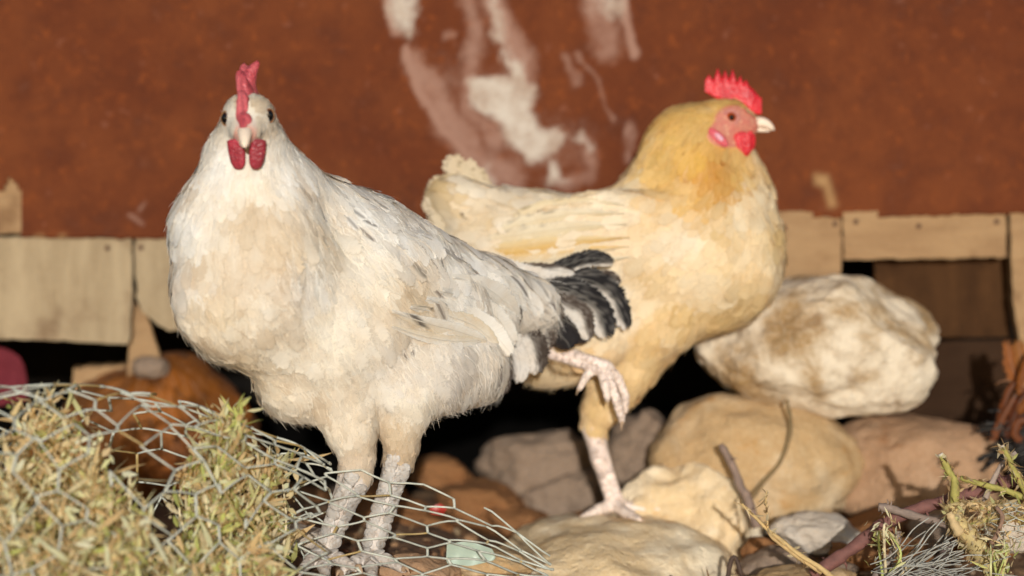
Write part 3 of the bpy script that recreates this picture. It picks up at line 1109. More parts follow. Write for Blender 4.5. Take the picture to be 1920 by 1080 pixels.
def big_feather(name, root, path, width, colf, d=None, bvh=None, off=5, seed=0, soft=.12, wide=.6, cup=.16, roll=0.0, nr=26, nc=15, turn=0.0, base=.45):
    """one flight or tail feather: quill path in (x,y) with its own depth, or lying on the body"""
    rg = np.random.default_rng(seed)
    pts = []
    for q in path:
        if bvh is not None:
            o = CAM
            r = unit(W(q[0], q[1], 0) - CAM)
            hit = bvh.ray_cast(Vector(o), Vector(r))
            if hit[0] is not None:
                p = np.array(hit[0]) - r * off * S
                dd = p[1] / S
            else:
                dd = pts[-1][2] + 10 if pts else d
            pts.append((q[0], q[1], dd))
        else:
            pts.append((q[0], q[1], q[2] if len(q) > 2 else d))
    if bvh is not None:
        m = np.array(pts)
        tt = np.arange(len(m))
        m[:, 2] = np.polyval(np.polyfit(tt, m[:, 2], min(2, len(m) - 1)), tt)
        pts = m
    K = np.array([W(*p) for p in pts])
    Cn = catmull(K, nr)
    T = unit(np.gradient(Cn, axis=0))
    view = unit(CAM - Cn)
    B = unit(np.cross(view, T))
    Nn = unit(np.cross(T, B))
    B = B * math.cos(turn) + Nn * math.sin(turn)
    Nn = unit(np.cross(T, B))
    v, u, prof = feather_grid(nr, nc, wide, base)
    wd = width * SC(pts[0][2])
    uu, vv = np.meshgrid(u, v)
    jag = 1 + rg.normal(0, .02, (nr, nc)) * np.abs(uu)
    X = Cn[:, None] + B[:, None] * (uu * prof[:, None] * wd * .5 * jag)[..., None] + Nn[:, None] * (-(uu ** 2) * wd * cup + uu * wd * roll * vv)[..., None]
    uv = np.stack([uu, vv], -1).reshape(-1, 2)
    col = colf(uv[:, 0] + rg.normal(0, .05, nr * nc), uv[:, 1], rg)
    Ln = np.linalg.norm(np.diff(Cn, axis=0), axis=1).sum()
    dat = np.array([rg.random(), soft, Ln / S * .4])
    a = Acc()
    a.add(X.reshape(-1, 3), grid_faces(nr, nc), None, col, uv, dat)
    # quill
    V, F4, F3 = tube(Cn[:-2] + Nn[:-2] * .6 * S, np.linspace(1.6, .5, nr - 2) * S, 5)
    a.add(V, F4, F3, col[nc // 2] * .9 + .05, np.zeros((len(V), 2)), np.array([.5, 0, 10.0]))
    return a.build(name, M_FE, root)


def ball(name, c, r, mat, parent, az=0.0, sub=3):
    V, F = ico(sub)
    r = np.broadcast_to(np.asarray(r, float), (3,))
    V = (V * r) @ rot_axes(az, 0) + c
    return mk(name, V, F, mat, parent)


def plate(name, outline, thick, mat, parent, frame, wave=None, rows=7):
    """comb or wattle: a closed cushion over an outline given as (s, lower, upper) in a local frame (origin, e1, e2, e3)"""
    o, e1, e2, e3 = frame
    s_, lo, hi = outline
    n = len(s_)
    t = np.linspace(0, 1, rows)
    V = []
    for side in (1, -1):
        for j in range(rows):
            for i in range(n):
                x = s_[i]
                y = lo[i] + (hi[i] - lo[i]) * t[j]
                edge = min(1, 4 * min(i, n - 1 - i) / n + .25)
                th = thick * edge * (math.sqrt(max(1 - t[j] ** 2.2, 0)) * .85 + .15 * (t[j] < .99)) * .5
                wv = wave(x, y) if wave else 0
                V.append(o + e1 * x + e2 * y + e3 * (side * th + wv))
    V = np.array(V)
    F = grid_faces(rows, n)
    k = rows * n
    rim = [[j * n, (j + 1) * n, (j + 1) * n + k, j * n + k] for j in range(rows - 1)] + [[(j + 1) * n - 1 + k, (j + 2) * n - 1 + k, (j + 2) * n - 1, (j + 1) * n - 1] for j in range(rows - 1)] \
        + [[(rows - 1) * n + i, (rows - 1) * n + i + 1, (rows - 1) * n + i + 1 + k, (rows - 1) * n + i + k] for i in range(n - 1)] + [[i + k, i + 1 + k, i + 1, i] for i in range(n - 1)]
    return mk(name, V, [F, F[:, ::-1] + k, np.array(rim)], mat, parent)


def scutes(root, paths, col, bvh, seed):
    """horny plates down the front of the shanks and toes"""
    rg = np.random.default_rng(seed)
    a = Acc()
    V0, F0 = ico(2)
    for pts, n, wd in paths:
        Cn = catmull(np.array([W(*p) for p in pts]), n)
        T = unit(np.gradient(Cn, axis=0))
        for i in range(n):
            for lane in (-.62, .62):
                view = unit(CAM - Cn[i])
                B = unit(np.cross(view, T[i]))
                nrm = unit(np.cross(T[i], B))
                if nrm @ view < 0:
                    nrm = -nrm
                p = Cn[i] + B * lane * wd * .5 * S + T[i] * (lane * .25 * wd * S)
                hit = bvh.ray_cast(Vector(p + view * .03), Vector(-view))
                if hit[0] is None:
                    continue
                hn = np.array(hit[1])
                if hn @ view < 0:
                    hn = -hn
                b2 = unit(B - hn * (B @ hn))
                t2 = np.cross(hn, b2)
                sz = wd * S * rg.uniform(.30, .38)
                v = V0[:, :1] * b2 * sz + V0[:, 1:2] * t2 * sz * rg.uniform(.75, 1.0) + V0[:, 2:] * hn * sz * .22
                a.add(v + np.array(hit[0]), None, F0, col * rg.uniform(.75, 1.12), None, np.array([1.0, 0, 0]))
    return a.build('leg_scales', M_SK, root, kind='stuff')


def claws(root, specs):
    for a, b, r in specs:
        A, B = W(*a), W(*b)
        mid = (A + B) / 2 + np.array([0, 0, .3 * np.linalg.norm(B - A)])
        P = catmull([A, mid, B], 7)
        V, F4, F3 = tube(P, np.linspace(r, .12 * r, 7) * S, 7)
        mk('claw', V, [F4, F3], M_CLAW, root)


def dress(root, fld, ctrl, cctrl, rg, bare, markf=None, wisp_n=2500, col_noise=None, und=.9, dens=1.0, legcol=None, face=None, lk=.42, sk=1.0, cv=.03, strands=26000):
    """skin + feathers of one bird. ctrl rows: x,y, dx,dy, length, width, spacing, lift(deg), soft"""
    V, F, N = fld.mesh()
    lg = fld.eval_tag(V, ('leg',))
    am = np.clip((lg - 6 * S) / (30 * S), 0, 1) * np.clip((fld.eval_tag(V, ('head',)) - 6 * S) / (50 * S), 0, 1)
    ix = np.nonzero(am > 0)[0]
    dsp = np.zeros(len(V))
    st_ = V[ix] * np.array([1, 1, .7])
    dsp[ix] = np.array([noise.noise(Vector((p[0] * 34 + 3, p[1] * 34, p[2] * 34))) * 6.0 + noise.noise(Vector((p[0] * 75, p[1] * 75 + 5, p[2] * 75))) * 2.4 for p in st_.tolist()])
    V = V + N * (dsp * am * S)[:, None]
    N = np.zeros_like(V)
    fn = np.cross(V[F[:, 2]] - V[F[:, 0]], V[F[:, 3]] - V[F[:, 1]])
    for j in range(4):
        np.add.at(N, F[:, j], fn)
    N = unit(N)
    Q = proj(V)
    ctrl = np.array(ctrl, float)
    cc = np.array(cctrl, float)
    par = idw(Q, ctrl[:, :2], ctrl[:, 2:], 3.2)
    colr = idw(Q, cc[:, :2], cc[:, 2:5], 3.0)
    leg = fld.eval_tag(V, ('leg',))
    fea = fld.eval_tag(V, ('f', 'head'))
    skin = (leg < fea - 3 * S) & (leg < 3 * S)
    fm = face(V, Q) if face else np.zeros(len(V))
    base = colr * und
    base[skin] = legcol
    if face:
        fc = lin(206, 132, 112)
        base = base * (1 - fm[:, None]) + fc * fm[:, None]
    body = mk('body', V, F, M_SK, root, col=base, dat=np.stack([skin * 1.0, fm, 0 * fm], -1))
    body['label'] = 'bare face, legs and feet with feathered trunk'
    bvh = BVHTree.FromPolygons([tuple(v) for v in V], [tuple(f) for f in F])
    ok = (~skin) & (fm < .35) & ~bare(V, Q)
    cand = np.nonzero(ok)[0]
    sp = par[:, 4] * S / dens
    sel = greedy(V, sp, rg, cand)
    n = len(sel)
    P, Nn, Q2 = V[sel], N[sel], Q[sel]
    pr = par[sel]
    T = np.stack([pr[:, 0], np.zeros(n), -pr[:, 1]], -1)
    T = T + rg.normal(0, .13, (n, 3))
    T = unit(T - Nn * (T * Nn).sum(1, keepdims=True))
    L = pr[:, 2] * S * rg.uniform(.85, 1.3, n)
    Wd = pr[:, 3] * S * rg.uniform(1.0, 1.35, n)
    lift = np.radians(pr[:, 5] * lk + rg.normal(0, 1.0, n) + 7.0 * (rg.random(n) < .06))
    conf = np.clip(rg.normal(.9, .1, n) - .25 * (pr[:, 6] > .75), .3, 1)
    col = colr[sel] * rg.normal(1, cv, (n, 1))
    if col_noise:
        col = col_noise(P, Q2, col, rg)
    acc = Acc()
    mark = markf(Q2, rg) if markf else None
    plumage(acc, P, Nn, T, L, Wd, lift, conf, np.clip(col, 0, .93), np.clip((pr[:, 6] * .8 + .17) * sk + rg.normal(0, .09, n), .03, 1), rg, bvh, unit(N[F].mean(1)), mark)
    # loose down
    pw = cand[rg.integers(0, len(cand), wisp_n)]
    soft = par[pw, 6]
    pw = pw[rg.random(len(pw)) < np.clip(soft * 1.6, .05, 1)]
    m = len(pw)
    Tw = np.stack([par[pw, 0], np.zeros(m), -par[pw, 1]], -1)
    Tw = unit(Tw - N[pw] * (Tw * N[pw]).sum(1, keepdims=True))
    wisps(acc, V[pw] + N[pw] * 1.5 * S, N[pw], Tw, par[pw, 2] * S * rg.uniform(.3, .62, m), np.clip(colr[pw] * 1.04, 0, .9), rg, .55)
    ps = cand[rg.integers(0, len(cand), strands)]
    m = len(ps)
    Ts = np.stack([par[ps, 0], np.zeros(m), -par[ps, 1]], -1) + rg.normal(0, .16, (m, 3))
    Ts = unit(Ts - N[ps] * (Ts * N[ps]).sum(1, keepdims=True))
    cs_ = colr[ps] if col_noise is None else col_noise(V[ps], Q[ps], colr[ps], rg)
    wisps(acc, V[ps] + N[ps] * rg.uniform(2.0, 5.0, (m, 1)) * S, N[ps], Ts, par[ps, 2] * S * rg.uniform(.35, .75, m), np.clip(cs_ * rg.normal(1.03, .06, (m, 1)), 0, .93), rg, .5, .02, .12)
    pl = acc.build('plumage', M_FE, root, kind='stuff')
    return V, F, N, bvh, n


A45 = math.radians(225)


def hen_pale():
    rg = np.random.default_rng(21)
    root = empty('hen', W(660, 1060, -30), 'white hen with black and white tail looking straight at the camera', 'hen')
    f = Field(.0020)
    f.ell((645, 575, 0), (245, 160, 205), A45, 0.06, 40)
    f.ell((478, 500, -150), (140, 150, 175), A45, 0, 45)
    f.ell((425, 545, -170), (100, 100, 120), A45, 0, 40)
    f.cone((468, 440, -130), 136, (464, 266, -190), 56, 36)
    f.cone((430, 420, -150), 104, (446, 300, -180), 62, 30)
    f.cone((540, 400, -80), 100, (484, 276, -170), 50, 36)
    f.ell((466, 226, -212), (58, 50, 50), math.radians(270), 0, 14, 'head')
    f.ell((461, 246, -262), (26, 27, 25), math.radians(270), 0, 14, 'head')
    f.cone((620, 440, -20), 96, (890, 556, 225), 74, 40)
    f.ell((790, 545, 0), (190, 44, 92), A45, .38, 18)
    f.ell((770, 690, 40), (150, 110, 98), A45, 0, 40)
    f.ell((858, 680, 120), (95, 90, 80), A45, 0, 30)
    f.cone((890, 570, 220), 82, (1000, 572, 300), 46, 30)
    f.ell((450, 632, -110), (80, 84, 50), A45, 0, 30)
    f.ell((560, 720, -60), (80, 80, 70), A45, 0, 30)
    # thighs, then scaly shanks and toes
    f.cone((640, 730, -60), 72, (672, 862, -62), 30, 26)
    f.cone((745, 745, -20), 64, (752, 838, -22), 29, 26)
    f.chain([(668, 862, -62, 29), (664, 900, -64, 31), (640, 950, -66, 23), (604, 1042, -70, 20)])
    f.chain([(752, 838, -22, 27), (746, 870, -24, 27), (722, 950, -30, 22), (692, 1044, -40, 20)])
    for b, toes in (((604, 1042, -70), ((560, 1074, -190), (612, 1094, -220), (668, 1066, -165), (614, 1040, 20))),
                    ((692, 1044, -40), ((640, 1076, -150), (700, 1096, -190), (756, 1068, -130), (704, 1040, 45)))):
        for i, t in enumerate(toes):
            m = [(b[j] + t[j]) / 2 for j in range(3)]
            m[1] -= 6
            f.chain([(*b, 17), (*m, 12.5), (*t, 8)], 6)
    # feather directions and sizes over the body
    ctrl = [
        (466, 180, 0, -1, 15, 10, 5, 14, .5), (440, 196, -.5, -.6, 15, 10, 5, 10, .5), (495, 196, .5, -.6, 15, 10, 5, 10, .5),
        (422, 240, -.6, .7, 17, 11, 5.5, 8, .5), (512, 240, .6, .7, 17, 11, 5.5, 8, .5), (466, 250, 0, 1, 14, 9, 5, 8, .5),
        (412, 290, -.5, .85, 46, 13, 7.5, 7, .35), (466, 320, 0, 1, 44, 16, 8, 7, .45), (530, 290, .55, .85, 56, 12, 7.5, 8, .25),
        (365, 370, -.35, .95, 52, 22, 11, 10, .35), (466, 400, 0, 1, 48, 26, 12, 8, .5), (575, 350, .65, .75, 66, 16, 9, 8, .25),
        (335, 470, -.15, 1, 50, 32, 15, 11, .35), (450, 500, .1, 1, 52, 38, 16, 8, .5), (560, 470, .35, .9, 56, 34, 15, 7, .55),
        (345, 560, .2, 1, 50, 34, 15, 10, .35), (440, 610, .35, .95, 52, 38, 16, 8, .5), (400, 650, .5, .8, 52, 36, 15, 10, .45),
        (500, 690, .45, .9, 52, 36, 15, 11, .5), (650, 360, .8, .55, 62, 20, 11, 7, .25), (740, 400, .85, .5, 58, 32, 15, 7, .25),
        (660, 460, .7, .7, 58, 38, 16, 7, .4), (600, 580, .55, .8, 60, 36, 15, 7, .8), (610, 690, .5, .85, 64, 34, 14, 7, .9),
        (760, 480, .85, .55, 58, 36, 16, 7, .25), (830, 470, .87, .5, 64, 34, 15, 7, .2), (850, 560, .85, .5, 62, 36, 16, 7, .22),
        (910, 500, .9, .4, 80, 30, 14, 6, .25), (970, 540, .92, .35, 90, 30, 14, 6, .25),
        (740, 660, .65, .7, 62, 30, 12, 8, 1.0), (840, 690, .7, .65, 68, 26, 11, 9, 1.0), (880, 750, .65, .75, 64, 22, 10, 12, 1.0), (790, 770, .5, .85, 60, 24, 10, 10, 1.0),
        (930, 680, .5, .85, 78, 26, 12, 9, .6), (640, 790, .25, 1, 36, 20, 8, 6, .7), (745, 790, .1, 1, 36, 22, 8, 6, .7),
        (665, 850, .1, 1, 22, 13, 5.5, 6, .6), (750, 835, -.1, 1, 22, 13, 5.5, 6, .6), (990, 610, .55, .8, 84, 34, 14, 6, .25)]
    wh, cr, tn, gr = (.88, .86, .81), (.86, .80, .68), (.77, .66, .49), (.81, .77, .70)
    cctrl = [(466, 190, .72, .66, .54), (430, 230, .74, .69, .6), (505, 230, .74, .69, .6), (420, 300, *wh), (466, 340, *cr), (530, 300, *wh), (466, 400, .70, .58, .42),
             (350, 400, *wh), (400, 470, *cr), (345, 500, *wh), (400, 560, *tn), (460, 600, *cr), (520, 440, .70, .58, .42), (560, 510, *wh), (600, 430, *cr), (650, 380, *wh),
             (740, 430, *wh), (700, 520, *cr), (760, 540, .68, .56, .40), (850, 480, *wh), (860, 560, *wh), (450, 680, *tn), (520, 660, *cr), (600, 620, *cr), (620, 700, *cr),
             (740, 680, *gr), (760, 740, *cr), (850, 690, .66, .61, .55), (890, 750, *gr), (640, 800, *cr), (745, 800, .68, .56, .4), (660, 860, .66, .55, .42), (750, 835, .52, .40, .27),
             (940, 540, *wh), (960, 650, *gr)]

    def markf(Q, g):
        n = len(Q)
        p = np.full(n, .0008)
        p = np.maximum(p, .5 * np.exp(-((Q[:, 0] - 820) / 70) ** 2 - ((Q[:, 1] - 480) / 45) ** 2))
        p = np.maximum(p, .35 * np.exp(-((Q[:, 0] - 710) / 60) ** 2 - ((Q[:, 1] - 375) / 25) ** 2))
        p = np.maximum(p, .8 * np.exp(-((Q[:, 0] - 990) / 60) ** 2 - ((Q[:, 1] - 590) / 90) ** 2))
        p = np.maximum(p, .5 * np.exp(-((Q[:, 0] - 930) / 50) ** 2 - ((Q[:, 1] - 700) / 50) ** 2))
        p = np.maximum(p, .10 * np.exp(-((Q[:, 0] - 780) / 110) ** 2 - ((Q[:, 1] - 560) / 80) ** 2))
        on = g.random(n) < p * np.where(Q[:, 0] < 900, .95, 1.0)
        return on * g.uniform(.5, .9, n), np.repeat(lin(80, 62, 54)[None], n, 0) * g.uniform(.4, 1.4, (n, 1)), np.where(Q[:, 0] < 900, 0, g.integers(0, 3, n))

    def cn(P, Q, col, g):
        a = fbm(P, 26, 3, 4.0)[:, None]
        b = fbm(P, 70, 2, 9.0)[:, None]
        k = np.clip(.10 + a * .8 + b * .4, 0, .65)
        k *= np.where(Q[:, 0] > 600, .55, 1.0)[:, None]
        return col * (1 - k) + np.array([.60, .46, .30]) * k

    ey = ((424, 222), (503, 217))

    def bare(V, Q):
        b = np.zeros(len(V), bool)
        front = V[:, 1] < -215 * S
        for e in ey:
            b |= (((Q[:, 0] - e[0]) / 11) ** 2 + ((Q[:, 1] - e[1]) / 14) ** 2 < 1) & front
        b |= (np.abs(Q[:, 0] - 461) < 17) & (Q[:, 1] > 205) & (Q[:, 1] < 262) & front
        b |= (np.abs(Q[:, 0] - 463) < 8) & (Q[:, 1] < 240) & front
        return b

    def face(V, Q):
        front = (V[:, 1] < -220 * S)
        m = np.exp(-((Q[:, 0] - 460) / 24) ** 2 - ((Q[:, 1] - 252) / 18) ** 2) * 1.3
        return np.clip(m, 0, 1) * front * .9

    V, F, N, bvh, n = dress(root, f, ctrl, cctrl, rg, bare, markf, 13000, cn, .95, 1.0, lin(206, 196, 186, 1), face, .42, 1.0, .03)

    # ---- tail: broad feathers, each black and white in its own way
    blk, dk, wt = lin(30, 28, 30), lin(74, 62, 54), np.array([.74, .70, .64])

    def two(a, b, sp, wob=.10, fl=-1):
        def c(u, v, g):
            ph = g.uniform(0, 6)
            t = 1 / (1 + np.exp(-(fl * u - sp + wob * np.sin(v * 17 + ph) + .5 * (v - .6)) * 9))
            t = np.clip(t + g.normal(0, .10, len(u)), 0, 1)
            return a * (1 - t)[:, None] + b * t[:, None]
        return c
    tl = [
        ([(960, 545, 285), (1040, 506, 320), (1105, 484, 345), (1154, 492, 360)], 36, two(blk, wt, .75), 1, .08),
        ([(985, 540, 300), (1070, 520, 330), (1140, 545, 350), (1178, 622, 360)], 56, two(blk, wt, .30), 2, .10),
        ([(975, 545, 290), (1060, 540, 315), (1120, 580, 335), (1140, 640, 340)], 60, two(blk, wt, .35), 3, .10),
        ([(985, 560, 300), (1040, 590, 315), (1082, 615, 325), (1108, 638, 330)], 62, two(blk * 1.4, dk, .9), 4, .1),
        ([(1000, 560, 295), (1050, 565, 300), (1090, 590, 310), (1104, 640, 316)], 46, two(dk, wt, .1), 5, .14),
        ([(940, 535, 262), (990, 548, 275), (1030, 575, 285), (1052, 605, 290)], 48, two(dk, wt, .0), 6, .14),
        ([(935, 545, 255), (985, 575, 268), (1020, 615, 278), (1030, 655, 284)], 50, two(dk, wt, .15), 7, .16),
        ([(940, 570, 246), (980, 610, 256), (1005, 655, 262), (1004, 706, 264)], 54, two(dk * .8, wt, .1), 8, .14),
        ([(925, 585, 236), (955, 630, 246), (975, 680, 250), (968, 720, 252)], 44, two(wt * .95, dk, .55), 9, .2),
        ([(910, 600, 226), (935, 660, 236), (944, 710, 240), (930, 748, 240)], 38, two(dk, wt * .9, .0), 10, .25),
        ([(900, 520, 240), (950, 545, 262), (990, 580, 272), (1004, 622, 276)], 44, two(wt, dk, .8), 11, .16),
        ([(1020, 530, 318), (1090, 525, 338), (1140, 520, 352), (1164, 535, 360)], 30, two(dk, wt, .2), 12, .12),
        ([(1000, 590, 290), (1040, 620, 300), (1062, 640, 305), (1070, 655, 308)], 50, two(blk * 1.3, dk, .8), 13, .12),
    ]
    tl += [
        ([(890, 478, 215), (945, 496, 262), (995, 512, 292), (1046, 520, 314)], 34, two(wt, dk, .6), 14, .2),
        ([(885, 495, 205), (940, 515, 255), (985, 536, 282), (1030, 560, 300)], 36, two(dk, wt, .1), 15, .2),
        ([(880, 515, 195), (930, 540, 240), (970, 570, 262), (1000, 604, 276)], 38, two(wt, dk, .7), 16, .2),
        ([(920, 492, 245), (975, 502, 285), (1030, 506, 312), (1082, 512, 330)], 28, two(dk, wt, -.2), 17, .2),
        ([(880, 540, 180), (925, 575, 222), (955, 612, 238), (972, 652, 246)], 38, two(wt * .97, dk, .8), 18, .2),
        ([(870, 570, 165), (905, 615, 200), (930, 660, 214), (944, 700, 220)], 36, two(dk, wt, -.3), 19, .25),
    ]
    for p, wd, c, sd_, so in tl:
        big_feather('tail_feather', root, p, wd, c, seed=sd_, soft=so + .12, wide=.62, cup=.07, base=.2)

    # ---- folded wing: secondaries showing below the shoulder coverts
    def plain(a, b, edge=None):
        def c(u, v, g):
            k = np.clip(.5 + .5 * u + g.normal(0, .1, len(u)), 0, 1)[:, None]
            q = a * (1 - k) + b * k
            if edge is not None:
                sm = lambda x, a_, b_: np.clip((x - a_) / .07, 0, 1) * np.clip((b_ - x) / .07, 0, 1)
                t = (sm(v + .10 * u, edge[0], edge[1]) * np.clip((u - edge[2]) / .25, 0, 1) * np.clip((edge[3] - u) / .25, 0, 1))[:, None] * .85
                q = q * (1 - t) + lin(60, 48, 44) * t
            return q
        return c
    cw, cy = np.array([.86, .83, .76]), np.array([.76, .65, .48])
    for p, wd, c, sd_ in (
        ([(735, 612), (790, 630), (850, 640), (905, 638)], 22, plain(cw, cy), 21),
        ([(735, 585), (800, 606), (860, 622), (915, 640)], 30, plain(cy, cw, (.16, .34, -.8, .9)), 22),
        ([(770, 575), (830, 590), (890, 612), (935, 650)], 34, plain(cw, cy * .95, (.1, .4, .35, .8)), 23),
        ([(800, 560), (860, 585), (915, 615), (962, 668)], 44, plain(cw, cw * .97), 24),
        ([(830, 545), (885, 565), (935, 600), (968, 650)], 42, plain(cw, cw * .93), 25),
        ([(850, 520), (900, 535), (945, 565), (970, 615)], 44, plain(cw, cw * .95), 26),
    ):
        big_feather('wing_feather', root, p, wd * 1.12, c, bvh=bvh, off=13, seed=sd_, soft=.18, wide=.6, cup=.06, nr=44, nc=23, base=.25)

    # ---- head furniture
    X, Y, Z = np.array([1., 0, 0]), np.array([0, 1., 0]), np.array([0, 0, 1.])
    for i, e in enumerate(ey):
        hit = bvh.ray_cast(Vector(CAM), Vector(unit(W(*e, 0) - CAM)))
        c = np.array(hit[0]) if hit[0] is not None else W(*e, -240)
        sgn = -1 if i == 0 else 1
        az = math.radians(270 + sgn * 42)
        eye = ball('eye', c + Y * 6.5 * S, np.array([9, 9.5, 12]) * S, M_IRISD, root, az)
        ball('pupil', c + Y * 6.5 * S + rot_axes(az, 0)[0] * 2.0 * S, np.array([7.6, 8.4, 10.6]) * S, M_BLACK, eye, az)
        th = np.linspace(0, 2 * math.pi, 20)
        ax = rot_axes(az, 0)
        ring = c + Y * 5.5 * S + ax[0] * 3 * S + (np.cos(th)[:, None] * ax[1] * 10 + np.sin(th)[:, None] * ax[2] * 12.5) * S
        Vt, F4, F3 = tube(ring, 1.3 * S, 6, False)
        mk('eyelid', Vt, F4, mat_flesh('tan_lid', lin(176, 132, 84), lin(150, 100, 70), .6) if i == 0 else bpy.data.materials['tan_lid'], eye)
    # beak: hooked upper half over a shorter lower half
    def beak(name, base, tip, rw, rh, droop, par):
        A, B = W(*base), W(*tip)
        P = catmull([A, A * .5 + B * .5 + np.array([0, 0, droop * S]), B], 12)
        t = np.linspace(0, 1, 12)
        prof = np.sqrt(np.maximum(1 - t ** 1.7, .006))
        th = np.linspace(0, 2 * math.pi, 16, endpoint=False)
        Tn = unit(np.gradient(P, axis=0))
        upv = unit(np.cross(np.cross(Tn, Z), Tn))
        sd2 = unit(np.cross(Tn, upv))
        Vb = (P[:, None] + prof[:, None, None] * S * (np.cos(th)[None, :, None] * sd2[:, None] * rw + np.sin(th)[None, :, None] * upv[:, None] * rh)).reshape(-1, 3)
        i, j = np.meshgrid(np.arange(11), np.arange(16), indexing='ij')
        Fb = np.stack([i * 16 + j, i * 16 + (j + 1) % 16, (i + 1) * 16 + (j + 1) % 16, (i + 1) * 16 + j], -1).reshape(-1, 4)
        return mk(name, Vb, Fb, M_BEAK, par)
    bk = beak('beak', (459, 244, -258), (459, 277, -322), 15, 13, 8, root)
    beak('lower_beak', (459, 264, -254), (459, 276, -304), 12, 7, 0, bk)
    for sx in (-1, 1):
        ball('nostril', W(459 + sx * 9, 249, -281), np.array([1.6, 3.2, 1.6]) * S, M_BLACK, bk, 0, 2)
    # comb: a wavy blade rising from the beak, seen from the front
    n = 60
    s_ = np.linspace(-95, 62, n)           # along -Y .. +Y from the beak back over the crown
    base = np.interp(s_, [-95, -60, -20, 20, 62], [-22, 4, 34, 40, 24])
    spk = np.abs(np.sin((s_ + 95) / 157 * math.pi * 5.5)) ** .8
    env = np.interp(s_, [-95, -70, -40, 0, 30, 62], [10, 26, 52, 72, 72, 40])
    hi = base + env * (.48 + .52 * spk)
    fr = (W(464, 228, -200), Y, Z, X)
    plate('comb', (s_ * S, base * S, hi * S), 26 * S, M_COMB_W, root, fr,
          lambda x, y: (math.sin(x / S * .055 + 1.0) * 5.5 + math.sin(y / S * .06) * 5 * (1 if y > 40 * S else .4) + max(0, y / S - 62) * .26 * math.sin(x / S * .14 + .6)) * S, 14)
    ball('comb_base', W(461, 232, -268), np.array([13, 16, 20]) * S, M_COMB_W, root, 0)
    # wattles
    for sx, cx, ww in ((-1, 444, 15.5), (1, 482, 14.5)):
        t = np.linspace(-1, 1, 22)
        lo = -np.sqrt(np.maximum(1 - np.abs(t) ** 2.6, 0)) * 29
        plate('wattle', (t * ww * S, (-lo * .0 + 26 - 4 * np.abs(t) ** 2) * S, lo * S), 10 * S, M_WAT_W, root,
              (W(cx, 288, -262), unit(X + Y * .25 * sx), unit(Z - Y * .12 + X * .10 * sx), unit(-Y + X * .25 * sx)), None, 9)
    for sx, cx, cy_ in ((-1, 413, 258), (1, 518, 262)):
        ball('earlobe', W(cx - sx * 3, cy_, -196), np.array([5, 9, 13]) * S, M_WAT_W, root, 0)
    for sx in (-1, 1):
        ball('lore', W(459 + sx * 19, 250, -262), np.array([6, 9, 6]) * S, M_LID, root, 0)
        ball('lore', W(459 + sx * 14, 266, -262), np.array([5, 8, 8]) * S, M_LID, root, 0)
    scutes(root, [([(668, 905, -90), (640, 960, -90), (606, 1040, -95)], 11, 42), ([(748, 868, -50), (722, 950, -55), (694, 1042, -65)], 13, 42)], lin(204, 198, 190), bvh, 5)
    claws(root, [((560, 1074, -190), (548, 1082, -215), 7), ((612, 1094, -220), (612, 1104, -250), 7), ((668, 1066, -165), (680, 1074, -190), 7),
                 ((640, 1076, -150), (630, 1084, -176), 7), ((700, 1096, -190), (702, 1106, -220), 7), ((756, 1068, -130), (768, 1076, -152), 7)])
    print('pale hen feathers', n, len(V))
    return root


DY = 540


